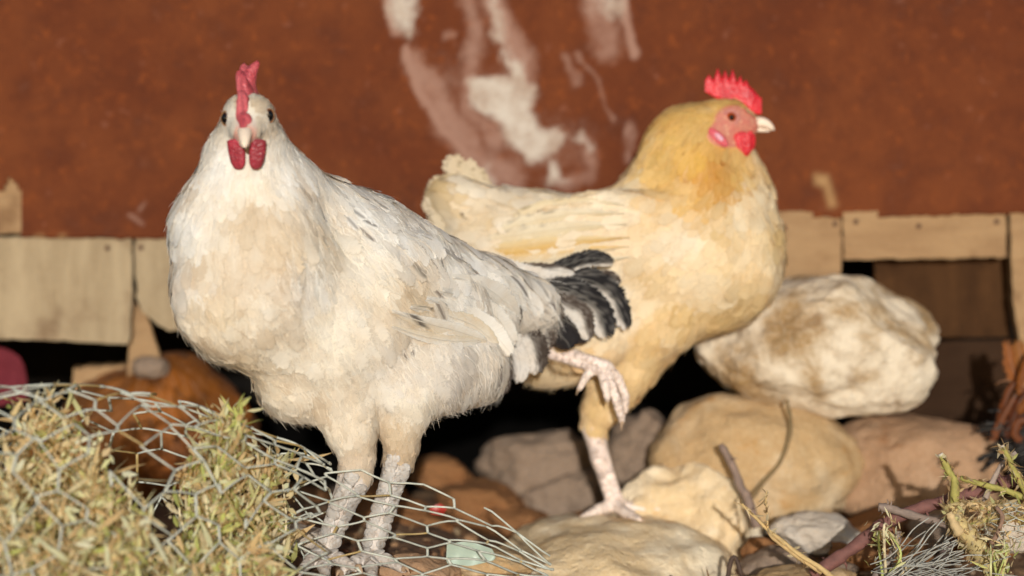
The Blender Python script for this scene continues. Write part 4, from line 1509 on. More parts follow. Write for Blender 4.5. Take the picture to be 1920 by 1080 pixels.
def hen_buff():
    rg = np.random.default_rng(33)
    root = empty('hen', W(1150, 962, DY), 'buff hen with golden neck and red comb standing on one leg in profile', 'hen')
    f = Field(.0020)
    d = DY
    f.ell((1240, 482, d), (215, 128, 142), 0, 0, 40)
    f.ell((1352, 474, d - 15), (116, 118, 142), 0, 0, 40)
    f.ell((1010, 470, d), (180, 105, 108), 0, -.05, 40)
    f.ell((1150, 590, d), (170, 108, 92), 0, 0, 40)
    f.ell((1045, 640, d), (110, 80, 82), 0, 0, 30)
    f.cone((940, 430, d), 74, (850, 370, d), 40, 30)
    f.cone((1320, 390, d), 112, (1300, 290, d), 84, 36)
    f.cone((1300, 300, d), 84, (1345, 236, d - 10), 46, 30)
    f.cone((1225, 360, d), 52, (1285, 262, d), 56, 40)
    f.cone((1370, 360, d), 80, (1360, 250, d - 10), 34, 26)
    f.ell((1366, 228, d - 12), (50, 36, 40), 0, -.1, 14, 'head')
    f.ell((1395, 236, d - 12), (28, 22, 24), 0, -.1, 12, 'head')
    f.ell((1180, 440, d - 95), (190, 36, 80), 0, -.03, 20)
    f.ell((1235, 600, d - 60), (72, 60, 66), 0, .2, 22)          # thigh lobe
    f.cone((1205, 640, d - 20), 66, (1128, 765, d - 20), 36, 24)
    f.cone((1120, 640, d - 90), 50, (1060, 665, d - 120), 30, 20)
    f.chain([(1122, 775, d - 20, 30), (1112, 800, d - 20, 22), (1126, 860, d - 20, 18), (1152, 938, d - 20, 17)])
    b = (1150, 946, d - 20)
    for t, m in (((1092, 972, d - 75), (1122, 956, d - 48)), ((1200, 974, d - 120), (1174, 962, d - 70)), ((1256, 958, d - 20), (1204, 954, d - 22)), ((1128, 962, d + 45), (1138, 956, d + 12))):
        f.chain([(*b, 14), (*m, 10.5), (*t, 7.5)], 5)
    # lifted foot
    e = d - 26
    f.chain([(1015, 652, e - 118, 18), (1080, 672, e - 136, 15), (1130, 690, e - 150, 18)])
    for pts in ([(1132, 692, e - 152, 12), (1146, 724, e - 164, 9.5), (1158, 756, e - 166, 9), (1166, 790, e - 162, 6.5)],
                [(1140, 688, e - 150, 11), (1160, 712, e - 146, 9), (1172, 742, e - 142, 8.5), (1173, 770, e - 140, 6)],
                [(1128, 696, e - 154, 10), (1134, 722, e - 174, 8.5), (1139, 748, e - 178, 6.5)],
                [(1116, 690, e - 150, 9), (1099, 706, e - 158, 8), (1087, 728, e - 158, 6)]):
        f.chain(pts, 3)
    ctrl = [
        (1345, 196, -.9, -.1, 17, 10, 5, 9, .5), (1310, 205, -.9, .3, 22, 11, 5.5, 9, .45), (1260, 240, -.7, .7, 40, 13, 7.5, 9, .4), (1320, 250, -.5, .85, 32, 13, 7, 8, .45),
        (1310, 300, -.35, .9, 46, 15, 8, 9, .4), (1240, 300, -.75, .65, 50, 15, 8, 9, .35), (1370, 300, .05, 1, 36, 15, 8, 9, .45), (1400, 330, .3, .95, 44, 22, 10, 9, .4),
        (1330, 350, -.4, .9, 50, 18, 9, 9, .4), (1440, 400, .15, 1, 48, 30, 14, 9, .4), (1455, 470, -.2, 1, 48, 34, 15, 9, .4), (1400, 450, -.3, .95, 50, 38, 16, 7, .55),
        (1400, 550, -.6, .75, 50, 36, 15, 9, .45), (1330, 580, -.8, .55, 52, 36, 15, 9, .45), (1300, 480, -.75, .6, 54, 38, 16, 7, .5), (1240, 420, -.9, .4, 56, 36, 16, 7, .45),
        (1160, 370, -.95, .2, 60, 32, 15, 7, .4), (1100, 440, -.97, .15, 70, 30, 14, 6, .35), (1010, 390, -.98, .05, 66, 32, 14, 7, .45), (930, 390, -.95, -.1, 66, 30, 13, 8, .5),
        (860, 370, -.85, -.45, 60, 28, 12, 9, .5), (1000, 460, -.95, .2, 70, 26, 12, 7, .5), (1150, 520, -.85, .45, 60, 32, 14, 7, .7), (1240, 560, -.6, .75, 56, 32, 13, 7, .6),
        (1250, 640, -.5, .85, 52, 28, 12, 9, .6), (1120, 620, -.7, .65, 60, 28, 12, 8, .8), (1050, 700, -.7, .6, 56, 24, 10, 9, .9), (1190, 700, -.3, .95, 46, 22, 9, 8, .6), (1125, 760, -.05, 1, 28, 15, 6, 6, .6)]
    bu, go, cr, pl_ = (.82, .66, .42), (.70, .44, .13), (.85, .74, .56), (.84, .75, .60)
    cctrl = [(1345, 196, .62, .38, .10), (1300, 220, *go), (1250, 240, .74, .47, .13), (1250, 300, .77, .52, .18), (1320, 285, .72, .43, .08), (1345, 315, .56, .25, .04), (1338, 295, .56, .27, .05), (1352, 335, .6, .3, .06), (1380, 320, .68, .44, .14),
             (1300, 345, .76, .47, .13), (1420, 350, *bu), (1450, 420, .80, .60, .30), (1460, 480, *bu), (1370, 450, *bu), (1380, 380, .78, .66, .46), (1300, 440, *cr), (1280, 520, *bu), (1400, 560, .72, .55, .30), (1300, 600, .77, .56, .28),
             (1180, 380, *cr), (1100, 380, *cr), (1000, 370, *pl_), (920, 390, *pl_), (850, 360, .58, .47, .30), (1080, 430, *pl_), (960, 440, *pl_), (1150, 500, *cr), (1180, 570, *cr), (1240, 620, .78, .57, .29),
             (1120, 650, .80, .61, .36), (1040, 700, .80, .64, .40), (1200, 700, .80, .60, .33), (1125, 760, .78, .57, .30)]

    def markf(Q, g):
        n = len(Q)
        p = .22 * np.exp(-((Q[:, 0] - 860) / 60) ** 2 - ((Q[:, 1] - 340) / 50) ** 2)
        p = np.maximum(p, .03 * np.exp(-((Q[:, 0] - 1330) / 60) ** 2 - ((Q[:, 1] - 300) / 60) ** 2) * 3)
        on = g.random(n) < p
        nk = Q[:, 0] > 1150
        mc = np.where(nk[:, None], lin(176, 108, 34)[None], lin(96, 72, 46)[None])
        return on * g.uniform(.4, .8, n), mc * g.uniform(.7, 1.2, (n, 1)), g.integers(0, 2, n)

    def cn(P, Q, col, g):
        a = fbm(P, 30, 3, 14.0)[:, None]
        k = np.clip(.08 + a * .8, 0, .6)
        t = np.clip(-a * .9, 0, .5)
        col = col * (1 - k) + np.array([.62, .42, .16]) * k
        return col * (1 - t) + np.array([.78, .68, .50]) * t

    def inface(Q):
        e = np.minimum.reduce([((Q[:, 0] - 1378) / 36) ** 2 + ((Q[:, 1] - 224) / 26) ** 2, ((Q[:, 0] - 1366) / 40) ** 2 + ((Q[:, 1] - 250) / 26) ** 2, ((Q[:, 0] - 1405) / 24) ** 2 + ((Q[:, 1] - 240) / 22) ** 2])
        return e

    def face(V, Q):
        return np.clip((1.25 - inface(Q)) * 3, 0, 1)

    def bare(V, Q):
        return (inface(Q) < 1.0) | ((np.abs(Q[:, 1] - 196) < 0))

    V, F, N, bvh, n = dress(root, f, ctrl, cctrl, rg, bare, markf, 10000, cn, .95, 1.0, lin(232, 214, 200, 1), face, .6, .85, .045)
    X, Y, Z = np.array([1., 0, 0]), np.array([0, 1., 0]), np.array([0, 0, 1.])
    # tail fan and folded wing
    def speck(a, b):
        def c(u, v, g):
            t = ((np.sin(v * 21 + u * 5) > .72) & (g.random(len(u)) < .6))[:, None] * .7
            k = np.clip(.5 + .5 * u, 0, 1)[:, None]
            return (a * (1 - k) + b * k) * (1 - t) + lin(110, 82, 50) * t
        return c
    ta, tb = np.array([.60, .50, .34]), np.array([.68, .58, .42])
    for p, wd, sd_ in (([(960, 420, d), (900, 370, d), (860, 325, d - 4), (842, 288, d - 6)], 52, 1), ([(965, 410, d + 6), (915, 365, d + 6), (885, 330, d + 4), (872, 296, d)], 46, 2),
                       ([(960, 430, d - 8), (890, 390, d - 12), (840, 360, d - 14), (802, 340, d - 14)], 54, 3), ([(965, 440, d - 14), (890, 415, d - 22), (835, 395, d - 24), (790, 372, d - 24)], 54, 4),
                       ([(960, 455, d - 18), (890, 440, d - 28), (840, 425, d - 30), (800, 405, d - 30)], 50, 5), ([(965, 415, d + 14), (920, 370, d + 16), (900, 340, d + 16), (890, 312, d + 14)], 40, 6)):
        big_feather('tail_feather', root, p, wd, speck(ta, tb), seed=40 + sd_, soft=.35, wide=.7, cup=.12)

    def wf(a, b, bar=False):
        def c(u, v, g):
            k = np.clip(.5 + .5 * u + g.normal(0, .08, len(u)), 0, 1)[:, None]
            q = a * (1 - k) + b * k
            if bar:
                t = ((u < -.5) & (np.sin(v * 46) > .3) & (v > .5) & (g.random(len(u)) < .7))[:, None] * .5
                q = q * (1 - t) + lin(90, 70, 48) * t
            return q
        return c
    wa, wb, wo_ = np.array([.76, .68, .52]), np.array([.72, .60, .38]), np.array([.70, .44, .12])
    for p, wd, c, sd_ in (([(1170, 400), (1090, 400), (1010, 412), (930, 436)], 34, wf(wa, wb, True), 1), ([(1175, 420), (1090, 424), (1000, 436), (905, 452)], 36, wf(wa, wb, True), 2),
                          ([(1180, 445), (1090, 450), (1000, 458), (915, 470)], 30, wf(wb, wo_), 3), ([(1180, 462), (1100, 470), (1020, 478), (950, 486)], 30, wf(wo_, wa), 4),
                          ([(1185, 482), (1110, 490), (1050, 494), (985, 500)], 32, wf(wa, wb), 5), ([(1170, 384), (1100, 380), (1030, 388), (960, 408)], 32, wf(wb, wa, True), 6)):
        big_feather('wing_feather', root, p, wd, c, bvh=bvh, off=8, seed=60 + sd_, soft=.35, wide=.8, cup=.08, base=.05)
    # ---- head
    hx = d - 12
    hit = bvh.ray_cast(Vector(CAM), Vector(unit(W(1371, 220, 0) - CAM)))
    c = np.array(hit[0])
    az = math.radians(270)
    eye = ball('eye', c + Y * 3 * S, np.array([8, 10.5, 10.5]) * S, M_IRIS, root, az)
    ball('pupil', c + (-Y * 2.2 + X * .5) * S, np.array([4.6, 6.2, 6.4]) * S, M_BLACK, eye, az)
    th = np.linspace(0, 2 * math.pi, 26)
    for rr, tt, mt in ((12, 2.2, M_LID), (15.5, 2.0, M_LID)):
        Vt, F4, F3 = tube(c + Y * 1 * S + (np.cos(th)[:, None] * X * rr * 1.05 + np.sin(th)[:, None] * Z * rr) * S, tt * S, 6, False)
        mk('eyelid', Vt, F4, mt, eye)

    def beak(name, pts, rw, rh, par):
        P = catmull([W(*q) for q in pts], 14)
        t = np.linspace(0, 1, 14)
        prof = np.sqrt(np.maximum(1 - t ** 1.9, .01))
        th = np.linspace(0, 2 * math.pi, 16, endpoint=False)
        Tn = unit(np.gradient(P, axis=0))
        upv = unit(np.cross(Tn, Y)) * -1
        Vb = (P[:, None] + prof[:, None, None] * S * (np.cos(th)[None, :, None] * Y * rw + np.sin(th)[None, :, None] * upv[:, None] * rh)).reshape(-1, 3)
        i, j = np.meshgrid(np.arange(13), np.arange(16), indexing='ij')
        Fb = np.stack([i * 16 + j, i * 16 + (j + 1) % 16, (i + 1) * 16 + (j + 1) % 16, (i + 1) * 16 + j], -1).reshape(-1, 4)
        return mk(name, Vb, Fb, M_BEAK, par)
    bk = beak('beak', [(1404, 230, hx), (1432, 230, hx), (1452, 244, hx)], 14, 12, root)
    beak('lower_beak', [(1404, 243, hx), (1428, 244, hx), (1444, 246, hx)], 10, 5.5, bk)
    ball('nostril', W(1420, 226, hx - 13), np.array([4, 2, 1.8]) * S, M_CLAW, bk, 0, 2)
    # comb with seven points, in profile
    n2 = 150
    xs = np.linspace(1322, 1428, n2)
    base = np.interp(xs, [1322, 1345, 1370, 1395, 1415, 1428], [172, 186, 192, 198, 214, 214])
    body_t = np.interp(xs, [1322, 1328, 1345, 1370, 1395, 1412, 1424, 1428], [158, 150, 150, 154, 165, 178, 190, 204])
    tips = [(1328, 140), (1343, 127), (1357, 131), (1370, 129), (1385, 141), (1396, 149), (1407, 164)]
    top = body_t.copy()
    for tx, ty in tips:
        top = np.minimum(top, ty + np.abs(xs - tx - (body_t - ty) * .12) / 8.0 * (np.interp(tx, xs, body_t) - ty))
    z0 = W(1375, 190, hx)
    zz = lambda y: (190 - y) * SC(hx)
    plate('comb', ((xs - 1375) * SC(hx), zz(base), zz(np.minimum(top, body_t))), 15 * S, M_COMB_Y, root, (z0, X, Z, -Y), lambda x, y: math.sin(x / S * .05) * 3 * S, 9)
    t = np.linspace(-1, 1, 26)
    lo = -np.sqrt(np.maximum(1 - np.abs(t) ** 2.1, 0)) * 34
    for k, dy in ((0, -42), (1, -16)):
        plate('wattle', (t * 22 * S, (20 * np.sqrt(np.maximum(1 - t ** 2, 0)) + 1) * S, (lo + 2) * S), 16 * S, M_COMB_Y, root, (W(1392 + k * 5, 266 - k * 4, hx + dy), unit(X + Z * .1), unit(Z - X * .1), -Y), lambda x, y: math.sin(x / S * .12) * 2.5 * S, 11)
    hit = bvh.ray_cast(Vector(CAM), Vector(unit(W(1346, 258, 0) - CAM)))
    p = np.array(hit[0])
    V0, F0 = ico(3)
    e1, e2 = unit(X - Z * .9), unit(Z + X * .9)
    mk('earlobe', p + V0[:, :1] * e1 * 27 * S + V0[:, 1:2] * e2 * 11 * S + V0[:, 2:] * Y * 7 * S, F0, M_LOBER, root)
    mk('earlobe', p - Y * 4 * S + e2 * 2 * S + V0[:, :1] * e1 * 13 * S + V0[:, 1:2] * e2 * 6 * S + V0[:, 2:] * Y * 6 * S, F0, M_LOBE, root)
    scutes(root, [([(1114, 806, d - 50), (1128, 862, d - 50), (1150, 930, d - 50)], 12, 30), ([(1040, 661, d - 190), (1090, 676, d - 195), (1128, 689, d - 200)], 9, 25),
                  ([(1136, 700, d - 200), (1149, 730, d - 205), (1164, 780, d - 205)], 9, 15), ([(1148, 694, d - 195), (1170, 718, d - 195), (1181, 760, d - 195)], 8, 14)], lin(236, 216, 204, 1), bvh, 6)
    claws(root, [((1166, 790, d - 190), (1165, 808, d - 192), 6), ((1173, 770, d - 166), (1171, 785, d - 168), 5), ((1139, 748, d - 204), (1141, 761, d - 206), 5), ((1087, 728, d - 184), (1081, 741, d - 184), 5),
                 ((1092, 972, d - 75), (1081, 977, d - 84), 5.5), ((1200, 974, d - 120), (1209, 979, d - 134), 5.5), ((1256, 958, d - 20), (1270, 960, d - 18), 5.5)])
    print('buff hen feathers', n, len(V))
    return root


def hen_brown():
    rg = np.random.default_rng(5)
    d = DW + 130
    root = empty('hen', W(270, 930, d), 'rust brown hen crouching in the dark behind the wire netting', 'hen')
    f = Field(.004)
    f.ell((290, 830, d), (185, 130, 150), 0, 0, 40)
    f.cone((330, 735, d), 74, (410, 830, d), 70, 40)
    f.cone((180, 815, d), 70, (90, 850, d), 46, 30)
    f.ell((62, 872, d), (40, 32, 34), 0, 0, 16)
    f.cone((300, 920, d - 20), 40, (300, 955, d - 20), 16, 12, 'leg')
    f.cone((240, 920, d + 20), 40, (240, 955, d + 20), 16, 12, 'leg')
    ctrl = [(330, 680, .3, .9, 60, 36, 18, 9, .4), (200, 760, -.5, .7, 50, 30, 16, 9, .4), (400, 790, .6, .8, 66, 34, 17, 8, .4), (300, 850, .6, .8, 60, 36, 18, 8, .4), (80, 860, .6, .6, 34, 18, 11, 8, .4)]
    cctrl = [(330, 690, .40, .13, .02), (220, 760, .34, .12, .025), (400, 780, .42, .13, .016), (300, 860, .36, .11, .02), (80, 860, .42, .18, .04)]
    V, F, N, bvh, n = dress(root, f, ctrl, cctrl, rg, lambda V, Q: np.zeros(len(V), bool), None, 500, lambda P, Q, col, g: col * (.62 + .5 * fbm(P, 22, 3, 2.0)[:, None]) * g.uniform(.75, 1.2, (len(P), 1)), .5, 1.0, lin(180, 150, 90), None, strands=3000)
    for k, (p, wd) in enumerate((([(430, 800, d), (480, 850, d + 10), (505, 900, d + 15), (515, 940, d + 20)], 50), ([(420, 820, d - 20), (465, 870, d - 20), (485, 915, d - 20), (490, 950, d - 20)], 50))):
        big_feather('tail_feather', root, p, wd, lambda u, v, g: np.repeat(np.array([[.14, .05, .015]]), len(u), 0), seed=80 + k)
    X, Y, Z = np.array([1., 0, 0]), np.array([0, 1., 0]), np.array([0, 0, 1.])
    V2, F4, F3 = tube(catmull([W(30, 878, d), W(12, 884, d), W(-4, 896, d)], 8), np.linspace(12, 1.5, 8) * S, 10)
    mk('beak', V2, [F4, F3], M_BEAK, root)
    xs = np.linspace(-30, 34, 40)
    plate('comb', (xs * S, (26 - (xs / 12) ** 2) * S, (40 + 14 * np.abs(np.sin(xs * .19))) * S), 12 * S, M_COMB_Y, root, (W(62, 872, d), X, Z, -Y), None, 6)
    ball('eye', W(56, 866, d - 34), 7 * S, M_IRIS, root)
    return root


pale = hen_pale()
buff = hen_buff()
brown = hen_brown()


# ------------------------------------------------------------------ wire netting
M_WIRE = mat_col('galvanised_wire', .45, 160, .35)


def hexnet(name, umap, nu, nv, rad, label, jitter=.08, drop=0.0, seed=0):
    """hexagonal netting: honeycomb edges, the shared ones drawn as a twisted pair, mapped onto a bent sheet"""
    rg = np.random.default_rng(seed)
    a = Acc()
    pts = {}

    def node(i, j):
        if (i, j) not in pts:
            pts[(i, j)] = np.array([i, j], float) + rg.normal(0, jitter, 2)
        return pts[(i, j)]
    edges = []
    for i in range(nu):
        for j in range(nv):
            o = (i % 2) * .5
            # a cell column: twist segment along v, then two diagonals to the neighbours
            A = (i, round(j + o - .11, 2))
            B = (i, round(j + o + .11, 2))
            edges.append((A, B, 1))
            if i < nu - 1:
                o2 = ((i + 1) % 2) * .5
                j2 = j if o == 0 else j + 1
                edges.append((B, (i + 1, round((j if o == 0 else j) + (.5 if o == 0 else 1.0) - .11, 2)), 0))
                edges.append((A, (i + 1, round((j - .5 if o == 0 else j) + .11, 2)), 0))
    for A, B, tw in edges:
        if rg.random() < drop:
            continue
        p, q = node(*A), node(*B)
        if not (0 <= p[1] <= nv and 0 <= q[1] <= nv):
            continue
        ts = np.linspace(0, 1, 5)
        uv = p[None] * (1 - ts[:, None]) + q[None] * ts[:, None]
        X = np.array([umap(u / (nu - 1), v / nv) for u, v in uv])
        if X is None or not np.isfinite(X).all():
            continue
        r = rad * (1.45 if tw else 1.0)
        V, F4, F3 = tube(X, r, 6)
        g = rg.uniform(.75, 1.15)
        c = lin(196, 198, 184) * g if rg.random() < .88 else lin(176, 150, 96) * g
        a.add(V, F4, F3, c)
    o = a.build(name, M_WIRE)
    return tag(o, label, 'netting')


def roll_map(u, v):
    # a loose arch of netting: u runs to the right along the ground, v over the top from near side to far side
    x = -330 + u * 945
    top = np.interp(x, [-330, 0, 150, 250, 350, 450, 560, 620, 660], [715, 718, 722, 735, 755, 785, 828, 870, 905])
    dd = np.interp(x, [-330, 0, 300, 660], [-470, -430, -330, -150])
    r = np.interp(x, [-330, 300, 500, 660], [210, 190, 150, 110])
    th = math.pi * (1.12 - 1.15 * v)
    c = W(x, top, dd)
    wob = noise.noise(Vector((u * 6, v * 4, 1.7))) * 12
    zz = c[2] - (1 - math.sin(th)) * (c[2] - .004) if th < math.pi and th > 0 else c[2] * 0 + .004
    # near side bulges towards the viewer and runs down to the ground
    return np.array([c[0] + wob * S * .5, c[1] - math.cos(math.pi - th) * r * 1.0 * S + wob * S, max(zz + wob * S, .002)])


hexnet('wire_netting', roll_map, 21, 10, 1.85 * S, 'arched grey hexagonal wire netting over the dry weeds at left', .13, .03, 4)


def flat_map(u, v):
    x = 560 + u * 470
    top = np.interp(x, [560, 640, 700, 760, 850, 930, 985, 1030], [860, 870, 885, 893, 922, 958, 1003, 1040])
    bot = np.interp(x, [560, 760, 1030], [1120, 1120, 1110])
    y = top + (bot - top) * v
    dd = -115 - 60 * v + 40 * (u - .5)
    wob = noise.noise(Vector((u * 5, v * 5, 9.7)))
    p = W(x + wob * 10, y + wob * 8, dd + wob * 26)
    p[2] = max(p[2], .0015)
    return p


hexnet('wire_netting', flat_map, 9, 5, 1.9 * S, 'crumpled end of wire netting in front of the pale hen legs', .10, .04, 8)


def wire_heap():
    rg = np.random.default_rng(12)
    a = Acc()
    for i in range(52):
        x0 = rg.uniform(1630, 1740)
        y0 = rg.uniform(1050, 1100)
        ln = rg.uniform(90, 190)
        pts = [(x0, y0, rg.uniform(-70, 20))]
        ang = rg.uniform(-.42, .02)
        for k in range(4):
            ang += rg.normal(0, .22)
            p = pts[-1]
            pts.append((p[0] + ln / 4 * math.cos(ang), p[1] + ln / 4 * math.sin(ang), p[2] + rg.normal(0, 8)))
        V, F4, F3 = tube(catmull([W(*p) for p in pts], 12), 1.3 * S, 6)
        a.add(V, F4, F3, lin(160, 158, 148) * rg.uniform(.7, 1.2))
    tag(a.build('wire_tangle', M_WIRE), 'flattened tangle of grey wire under the cut green stem at lower right', 'wire')
    def m(u, v):
        th = -.6 + u * 2.4
        ph = .1 + v * 1.7
        c = W(1900, 995, 20)
        return c + np.array([-math.cos(th) * math.sin(ph) * 68, -math.sin(th) * math.sin(ph) * 62 - 4, math.cos(ph) * 60 - 2]) * S
    hexnet('wire_netting', m, 9, 5, .8 * S, 'fine wire netting wrapped over the round white stone', .08, 0, 3)


wire_heap()


# ------------------------------------------------------------------ weeds, stems and twigs
M_WEED = mat_col('dry_weed', .8, 120, .2, .5)
M_STEM = mat_col('plant_stem', .8, 140, .5)
STRAW = [lin(222, 200, 156, 1), lin(208, 180, 132, 1), lin(232, 216, 176, 1), lin(196, 162, 114, 1)]
GREEN = [lin(196, 196, 124, 1), lin(180, 186, 108, 1), lin(212, 210, 152, 1)]


def leaf(rg, p, dirv, ln, wd, bend):
    side = unit(np.cross(dirv, rg.normal(0, 1, 3)))
    up = np.cross(side, dirv)
    t = np.array([0, .35, .7, 1.0])
    w_ = np.array([.25, 1, .75, .05]) * wd * .5
    c = p + dirv * (t * ln)[:, None] + up * (bend * ln * t ** 2)[:, None]
    V = np.stack([c - side * w_[:, None], c + up * (w_ * .35)[:, None], c + side * w_[:, None]], 1).reshape(-1, 3)
    F = [[i * 3 + j, i * 3 + j + 1, (i + 1) * 3 + j + 1, (i + 1) * 3 + j] for i in range(3) for j in range(2)]
    return V, np.array(F)


def weed(base, height, spread, n_st, n_lf, green, label, seed, lean=0.0, lsz=1.0, group='dry weeds in the left foreground'):
    rg = np.random.default_rng(seed)
    B = W(base[0], base[1], base[2] + (25 if base[2] < -150 else 0))
    B[2] = -.01
    root = empty('dry_weed', B, label, 'weed', group)
    st, lf = Acc(), Acc()
    for s in range(n_st):
        a = rg.uniform(0, 6.28)
        h = height * rg.uniform(.55, 1.15) * S
        r = spread * rg.uniform(.1, 1.0) * S
        tip = B + np.array([math.cos(a) * r + lean * h, math.sin(a) * r * .55, h])
        mid = B * .45 + tip * .55 + rg.normal(0, .012, 3)
        b0 = B + np.array([rg.normal(0, spread * .35) * S, rg.normal(0, spread * .25) * S, 0])
        P = catmull([b0, mid, tip], 12)
        V, F4, F3 = tube(P, np.linspace(3.4, 1.2, 12) * S, 5)
        g = rg.random() < green
        c0 = (GREEN if g else STRAW)[rg.integers(0, 3)] * rg.uniform(.75, 1.05)
        st.add(V, F4, F3, c0)
        T = unit(np.gradient(P, axis=0))
        for k in range(int(n_lf * 1.05)):
            i = min(int(12 * rg.beta(1.9, 1.0)), 11)
            dv = unit(T[i] * .5 + rg.normal(0, .75, 3))
            ln = rg.uniform(10, 46) * S * lsz * (1 if rg.random() < .85 else 1.8)
            c = (GREEN if rg.random() < (.45 if g else .06) else STRAW)[rg.integers(0, 3)] * rg.uniform(1.0, 1.5)
            V, F = leaf(rg, P[i] + rg.normal(0, 13 * S, 3), dv, ln, rg.uniform(5, 12) * S * lsz, rg.uniform(-.5, .5))
            lf.add(V, F, None, np.minimum(c, .86))
            if rg.random() < .35:      # seed heads and crumbs
                V0, F0 = ico(1)
                lf.add(V0 * rg.uniform(2, 5) * S * lsz + P[i] + rg.normal(0, 14 * S, 3), None, F0, STRAW[rg.integers(0, 4)] * rg.uniform(.7, 1.1))
    st.build('stem', M_STEM, root)
    lf.build('leaf_mass', M_WEED, root, kind='stuff')
    return root


wl = [((20, 1120, -420), 330, 130, 16, 60, .30, 'pale dry weed filling the lower left corner'),
      ((130, 1110, -380), 300, 110, 16, 60, .30, 'straw coloured weed second from the left edge under the netting'),
      ((185, 1120, -430), 255, 80, 14, 55, .25, 'bushy straw weed left of the gap where the brown hen shows'),
      ((400, 1090, -330), 320, 90, 15, 55, .60, 'greenish weed right of the gap where the brown hen shows'),
      ((455, 1080, -260), 300, 60, 9, 42, .55, 'thin greenish weed behind the netting left of the pale hen'),
      ((520, 1075, -200), 250, 34, 5, 46, .20, 'single dry weed stalk nearest the pale hen feet'),
      ((60, 1150, -560), 200, 150, 12, 55, .25, 'low dry weed nearest the camera at lower left'),
      ((310, 1140, -480), 105, 110, 12, 50, .35, 'low mat of dry weed below the gap'),
      ((430, 1130, -380), 130, 100, 9, 46, .35, 'low dry weed below the greenish weed'),
      ((170, 1140, -540), 170, 120, 10, 50, .3, 'short dry weed at the bottom edge under the bushy straw weed')]
for i, a in enumerate(wl):
    weed(*a, seed=300 + i)


def stem(name, label, pts, r0, r1, col, n=22, knots=True, tip=None, thorns=0, seed=0, peel=0, parent=None, cat='twig'):
    rg = np.random.default_rng(seed + 900)
    K = np.array([W(*p) for p in pts])
    P = catmull(K, n)
    P = P + np.array([[noise.noise(Vector(p * 60)) for _ in range(1)][0] for p in P])[:, None] * np.array([1, .3, 1]) * r0 * .35 * S
    r = np.linspace(r0, r1, n) * S * (1 + (rg.normal(0, .09, n) if knots else 0))
    V, F4, F3 = tube(P, r, 10)
    cc = np.repeat(np.array(col)[None], len(V), 0) * rg.normal(1, .08, (len(V), 1))
    if tip is not None:
        cc[-12:] = tip
        cc[-1] = tip
    a = Acc()
    a.add(V, F4, F3, np.clip(cc, 0, 1))
    if parent is None:
        loc = K[0].copy()
        o = a.build(name, M_STEM, None, org=loc)
        tag(o, label, cat)
    else:
        o = a.build(name, M_STEM, parent)
    T = unit(np.gradient(P, axis=0))
    for k in range(thorns):
        i = rg.integers(1, n - 1)
        s = unit(np.cross(T[i], rg.normal(0, 1, 3)))
        ln = rg.uniform(1.1, 1.9) * r0 * S
        V, F4, F3 = tube(np.array([P[i] + s * r[i] * .5, P[i] + s * (r[i] + ln * .5) , P[i] + s * (r[i] + ln) - T[i] * ln * .3]), np.array([.30, .16, .02]) * r0 * S, 5)
        b = Acc()
        b.add(V, F4, F3, np.array(col) * 1.15)
        b.build('thorn', M_STEM, o)
    if peel:
        b = Acc()
        for k in range(peel):
            i = rg.integers(0, n)
            s = unit(np.cross(T[i], rg.normal(0, 1, 3)))
            V, F = leaf(rg, P[i] + s * r[i] * .8, unit(s * .55 + T[i] * rg.choice([-1.0, 1.0]) + rg.normal(0, .35, 3)), rg.uniform(6, 22) * S, rg.uniform(2, 8) * S, rg.uniform(-1.2, 1.2))
            b.add(V, F, None, STRAW[rg.integers(0, 4)] * rg.uniform(.65, 1.08) if rg.random() < .9 else GREEN[rg.integers(0, 3)])
        b.build('peeling_bark', M_WEED, o, kind='stuff')
    return o


g1, g2, tan = lin(166, 158, 84), lin(188, 168, 116), lin(200, 174, 128)
main = stem('cut_stem', 'thick cut green stem with shredded bark leaning at lower right', [(1905, 1130, -10), (1850, 1050, -5), (1800, 985, 0), (1782, 945, 5)], 21, 15, g2, 26, peel=420, seed=1, cat='stem')
stem('side_shoot', '', [(1790, 950, 4), (1790, 905, 6), (1775, 880, 8), (1762, 852, 10)], 9, 5.5, g1, 16, tip=lin(226, 214, 196), peel=50, seed=2, parent=main)
stem('side_shoot', '', [(1800, 1000, -16), (1788, 975, -18), (1778, 962, -18)], 11, 7, tan, 10, peel=14, seed=3, parent=main)
stem('green_shoot', 'green shoot slanting down to the right edge behind the cut stem', [(1940, 940, 30), (1880, 918, 28), (1830, 905, 26), (1800, 896, 24)], 6.5, 4.5, g1, 18, peel=50, seed=4, cat='shoot')
stem('green_shoot', 'upright green shoot with ragged tip at the right edge', [(1940, 950, 20), (1912, 900, 18), (1892, 862, 16), (1878, 836, 14)], 7.5, 4.5, g1, 18, tip=lin(220, 206, 186), peel=130, seed=5, cat='shoot')
stem('dry_branchlet', 'level dry branchlet with curled bark right of the cut stem', [(1950, 962, 10), (1900, 950, 8), (1850, 950, 4), (1812, 945, 2)], 9, 6, tan, 18, peel=300, seed=6, cat='twig')
stem('dry_branchlet', 'lower dry branchlet with crumbling bark above the round white stone', [(1950, 990, -10), (1900, 972, -8), (1850, 975, -6), (1815, 985, -6)], 7, 5, lin(180, 160, 100), 16, peel=240, seed=16, cat='twig')
stem('thorn_branch', 'dark red thorny branch lying across the lower right', [(1520, 1080, 60), (1590, 1035, 60), (1655, 985, 62), (1720, 955, 66), (1790, 935, 72), (1900, 900, 90)], 13, 13, lin(124, 82, 74), 34, thorns=9, seed=7, cat='branch')
stem('grey_twig', 'grey twig crossing over the red thorny branch', [(1646, 952, 40), (1672, 955, 38), (1720, 968, 34), (1800, 992, 26)], 8, 8, lin(140, 122, 110), 18, thorns=5, seed=8, cat='twig')
